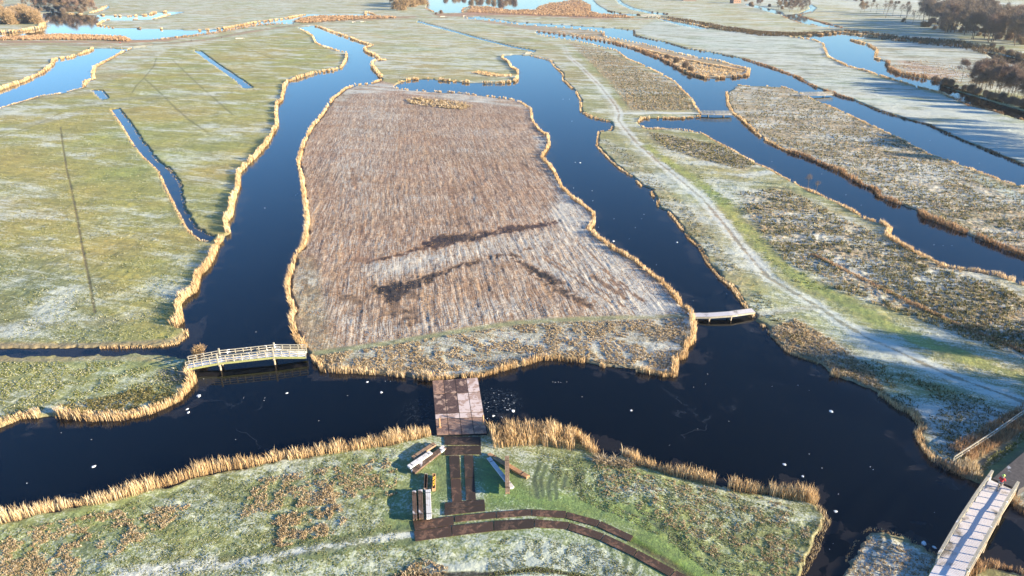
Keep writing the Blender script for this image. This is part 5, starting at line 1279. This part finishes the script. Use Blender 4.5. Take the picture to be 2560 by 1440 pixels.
def place(proto, x, y, sc, label, group=None, cat="tree", z=LAND, world_xy=None, zs=1.0):
    t = proto if proto.name not in used else copy_tree(proto)
    used.add(proto.name)
    p = world_xy if world_xy else G(x, y, z)
    if proto in T3: z = z - 1.25 * sc * zs
    t.location = (p[0], p[1], z); t.rotation_euler = (0, 0, random.uniform(0, 6.28)); t.scale = (sc, sc, sc * zs)
    tag(t, label, cat); 
    if group: t["group"] = group
    return t
# right centre alder wood beside the stream
random.seed(21)
gA = "alders of the right hand wood by the stream"
place(T4[0], 2402, 206, .95, "leftmost broad alder at the tip of the wood by the stream", gA)
for k in range(46):
    x = random.uniform(2425, 2720); y = 206 + (x - 2400) * .26 + random.uniform(-14, 12)
    if k < 24 and x > 2600: x -= 130; y -= 34
    place(T4[k % 2] if k % 3 else T1[k % 2], x, y, random.uniform(.82, 1.12), "reddish bare alder among the crowded trees of the wood by the stream", gA, zs=1.0)
for k in range(26):
    x = 2362 + k * 14 + random.uniform(-5, 5); y = 212 + (x - 2360) * .285
    place(T3[1], x, y, random.uniform(.35, .95), "low dark thicket bush at the water's edge under the wood", "thicket bushes under the stream wood", "bush")
# evergreen-ish undergrowth strip at that wood
reed([(2358,212),(2400,226),(2450,240),(2560,272),(2850,352)], 1.7, 4.5, 16, mat=M_darkr, name="undergrowth", cat="scrub", label="dark dense undergrowth beneath the alder wood by the stream", inner=-.3, lean=.1)
# upper right wood
gB = "trees of the big wood at the upper right"
for k in range(84):
    t = random.random(); x = 2300 + 340 * t; base_y = 52 + (x - 2300) * .19
    y = base_y + random.uniform(-26, 24) - (8 if x < 2350 else 0)
    if x < 2330 and y > 62: y = 58
    place(T1[k % 4 if k % 4 < 3 else 0], x, y, random.uniform(1.5, 2.1), "grey brown bare tree within the big upper right wood", gB)
for k, (x, y, s) in enumerate([(2345,62,1.4),(2380,72,1.5),(2420,82,1.5),(2462,84,1.7),(2500,92,1.6),(2535,96,1.8),(2400,62,1.7),(2320,52,1.3)]):
    place(T1[k % 3], x, y, s, "front row bare tree at the sunlit near edge of the upper right wood", gB)
place(T1[3], 2375, 60, 1.5, "yellowish bare tree at the left shoulder of the upper right wood", gB)
for k in range(34):
    x = 2310 + k * 9 + random.uniform(-4, 4); place(T3[k % 3], x, 66 + (x - 2310) * .17 + random.uniform(-16, 4), random.uniform(.7, 1.6), "bush filling the foot of the upper right wood", "undergrowth bushes of the upper right wood", "bush", zs=.8)
for k in range(14):
    place(T1[k % 3], 2650 + (k % 7) * 32 + random.uniform(-8, 8), 318 + (k % 7) * 14 + (k // 7) * 26, random.uniform(1.0, 1.35), "bare tree beyond the right edge of the picture shading the blue frosted field", "trees beyond the right edge by the frosted field")
# a dark conifer at the right edge
def conifer(x, y, hgt, label):
    p = G(x, y, LAND); r = empty("conifer_tree", (p[0], p[1], LAND)); tag(r, label, "tree")
    mb = MB(); mb.tube((0, 0, -.3), (0, 0, hgt * .9), .3, .06, 7); mb.build("trunk", M_bark, r)
    rnd = random.Random(5); V = []; Fc = []
    for k in range(5200):
        h = hgt * (.15 + .85 * rnd.random() ** .8); R = hgt * .32 * (1 - (h / hgt)) ** .6 + .3; a = rnd.uniform(0, 6.28); q = R * rnd.random() ** .5
        o_ = Vector((q * math.cos(a), q * math.sin(a), h - q * .25)); d = Vector((math.cos(a), math.sin(a), -.2)) * .8
        s = Vector((-math.sin(a), math.cos(a), rnd.uniform(-.5, .5))) * .16; b0 = len(V)
        V += [tuple(o_ - s), tuple(o_ + s), tuple(o_ + d)]; Fc.append((b0, b0 + 1, b0 + 2))
    me = bpy.data.meshes.new("crown"); me.from_pydata(V, [], Fc); link("crown", me, M_ever, r)
conifer(2552, 62, 17, "dark evergreen tree standing tallest at the right edge of the wood")
conifer(100, 14, 13, "narrow dark evergreen behind the white roofed shed")
# row of young poplars
xs = [(2176,30,.8),(2190,33,.8),(2208,36,.9),(2232,40,.95),(2251,43,1.0),(2267,44,.85),(2297,50,.8)]
lab = ["first thin tree of the straight row, nearest the round trees","second thin tree of the straight row","third thin tree of the straight row","fourth thin tree of the straight row","fifth thin tree of the straight row","sixth thin tree of the straight row","shorter slanting tree of the row"]
for k, (x, y, s) in enumerate(xs): place(T2[k % 2], x, y, s, lab[k], "row of thin bare trees on the frosty field")
place(T2[0], 2214, 45, 1.35, "tall forked bare tree in front of the row on the frosty field", "row of thin bare trees on the frosty field")
place(T2[1], 2264, 57, 1.3, "tall dark bare tree near the lone bush on the frosty field", "row of thin bare trees on the frosty field")
place(T2[1], 2281, 59, .9, "short pale bare tree at the right end of the row", "row of thin bare trees on the frosty field")
place(T3[0], 2258, 55, .9, "small round bush among the thin trees on the frosty field", None, "bush")
place(T1[3], 2151, 31, 1.15, "pale rounded tree at the left end of the thin row", None)
place(T1[0], 2160, 30, 1.05, "second rounded tree at the left end of the thin row", None)
# copse at the far right creek
random.seed(5)
for k in range(9):
    place(T1[k % 3], random.uniform(1955, 2018), random.uniform(14, 31), random.uniform(.9, 1.25), "brown bare tree in the copse at the far creek bend", "copse by the far creek")
for k in range(16):
    x = random.uniform(1850, 1990); place(T1[k % 4] if k % 2 else T3[k % 3], x, 3 + (x - 1850) * .13 + random.uniform(-6, 8), random.uniform(.9, 1.4), "low bare tree in the scrub belt behind the creek", "scrub belt behind the far creek")
for k in range(12):
    x = random.uniform(1750, 1860); place(T1[k % 4], x, random.uniform(-14, 3), random.uniform(.9, 1.3), "distant bare tree near the cottages at the top edge", "trees by the far cottages")
for k in range(14):
    x = random.uniform(2060, 2330); place(T3[1], x, -4 + (x - 2060) * .07 + random.uniform(-1, 1), random.uniform(.7, 1.1), "dark hedge bush in the far hedgerow beyond the thin trees", "far hedgerow bushes", "bush")
# top centre clumps by the lake
for k in range(26):
    x = random.uniform(972, 1058); y = 24 - abs(x - 1012) * .12 + random.uniform(-16, 3)
    if x > 1045: y = min(y, 12)
    place(T3[0] if k % 2 else T1[3], x, y, random.uniform(2.7, 3.5) if k % 2 else random.uniform(1.3, 1.6), "golden brown willow in the clump left of the far lake", "willow clump left of the far lake", "willow")
for k in range(13):
    x = 1120 + k * 14 + random.uniform(-5, 5); y = random.uniform(-3, 5) if x > 1160 else random.uniform(-14, -4)
    place(T3[0] if k % 3 else T3[2], x, y, random.uniform(2.0, 2.7), "golden bush on the far shore of the top lake", "bushes on the far lake shore", "bush")
place(T3[2], 1104, 34, 1.0, "reddish twiggy shrub at the near edge of the top lake", None, "shrub")
place(T3[2], 1090, 36, .6, "small dark shrub left of the reddish one by the top lake", None, "shrub")
# top left lake trees
for k in range(30):
    x = random.uniform(-70, 96); y = random.uniform(52, 64) if k % 2 else random.uniform(38, 52)
    place(T3[0] if k % 3 else T3[1], x, y, random.uniform(2.4, 3.3), "big rounded willow bush at the left lake's edge", "willow bushes on the left lake shore", "willow")
for k in range(38):
    x = random.uniform(85, 240); y = 26 + (x > 150) * 6 - random.uniform(0, 14)
    place(T1[(0, 3, 0, 1)[k % 4]], x, y, random.uniform(1.2, 1.8), "bare tree on the far bank of the left lake", "trees on the far bank of the left lake")
for k in range(12):
    x = random.uniform(-150, 70); place(T1[k % 4], x, random.uniform(2, 22), random.uniform(1.0, 1.5), "bare tree behind the willow bushes at the top left corner", "trees behind the left willows")
for k in range(14):
    x = 95 + k * 9; place(T3[1], x, 28 + (x > 150) * 4 + random.uniform(-5, 2), random.uniform(.6, 1.7), "dark bank bush under the trees across the left lake", "dark bushes across the left lake", "bush")
# single shrubs
place(T2[0], 2020, 468, .24, "greyish twiggy shrub on the bank facing the rough island", None, "shrub")
place(T2[1], 2040, 478, .19, "smaller shrub just right of the twiggy one on the same bank", None, "shrub")
for k, (x, y, s) in enumerate([(1668,148,.7),(1690,158,.8),(1712,170,.8),(1725,180,.7)]):
    place(T3[1], x, y, s, ["first olive bush on the spit's near side","second olive bush on the spit's near side, larger","third olive bush on the spit's near side","last olive bush before the spit's tip"][k], "olive bushes on the long spit", "bush")
place(T3[0], 498, 893, .42, "small orange shrub beside the left end of the arched footbridge", None, "shrub")
for k in range(5): place(T3[1], 2480 + k * 22, 120 + k * 9, .8, "taller bush on the dark hedge bank behind the small pool", "bushes on the dark hedge bank", "bush")
# tall roadside trees just outside the right edge, whose shadows reach the lower right bank
for k, (x, y) in enumerate([(83, 57.5), (90, 60.5), (97, 63), (88, 67), (104, 71), (110, 76)]):
    place(T1[k % 3], 0, 0, random.uniform(1.0, 1.3), "roadside bare tree just beyond the right edge of the picture", "roadside trees beyond the right edge", world_xy=(x, y))
for pr in protos:
    if pr.name not in used:
        for ch in list(pr.children): bpy.data.objects.remove(ch)
        bpy.data.objects.remove(pr)

# ------------------------------------------------------------------ thin winter haze
hz = N("winter_air")
hz.n.remove(hz.bsdf)
pv = hz.n.new("ShaderNodeVolumePrincipled"); pv.inputs["Color"].default_value = (.72, .85, 1.0, 1); pv.inputs["Density"].default_value = .00007
pv.inputs["Anisotropy"].default_value = .3
hz.l.new(pv.outputs[0], hz.out.inputs["Volume"])
mb = MB(); mb.box((0, 1900, 26), (9000, 4600, 60)); ho = mb.build("haze", hz.m); tag(ho, "thin pale winter haze over the far fields", "haze", None, "stuff")
HAZE = True
if not HAZE: bpy.data.objects.remove(ho)
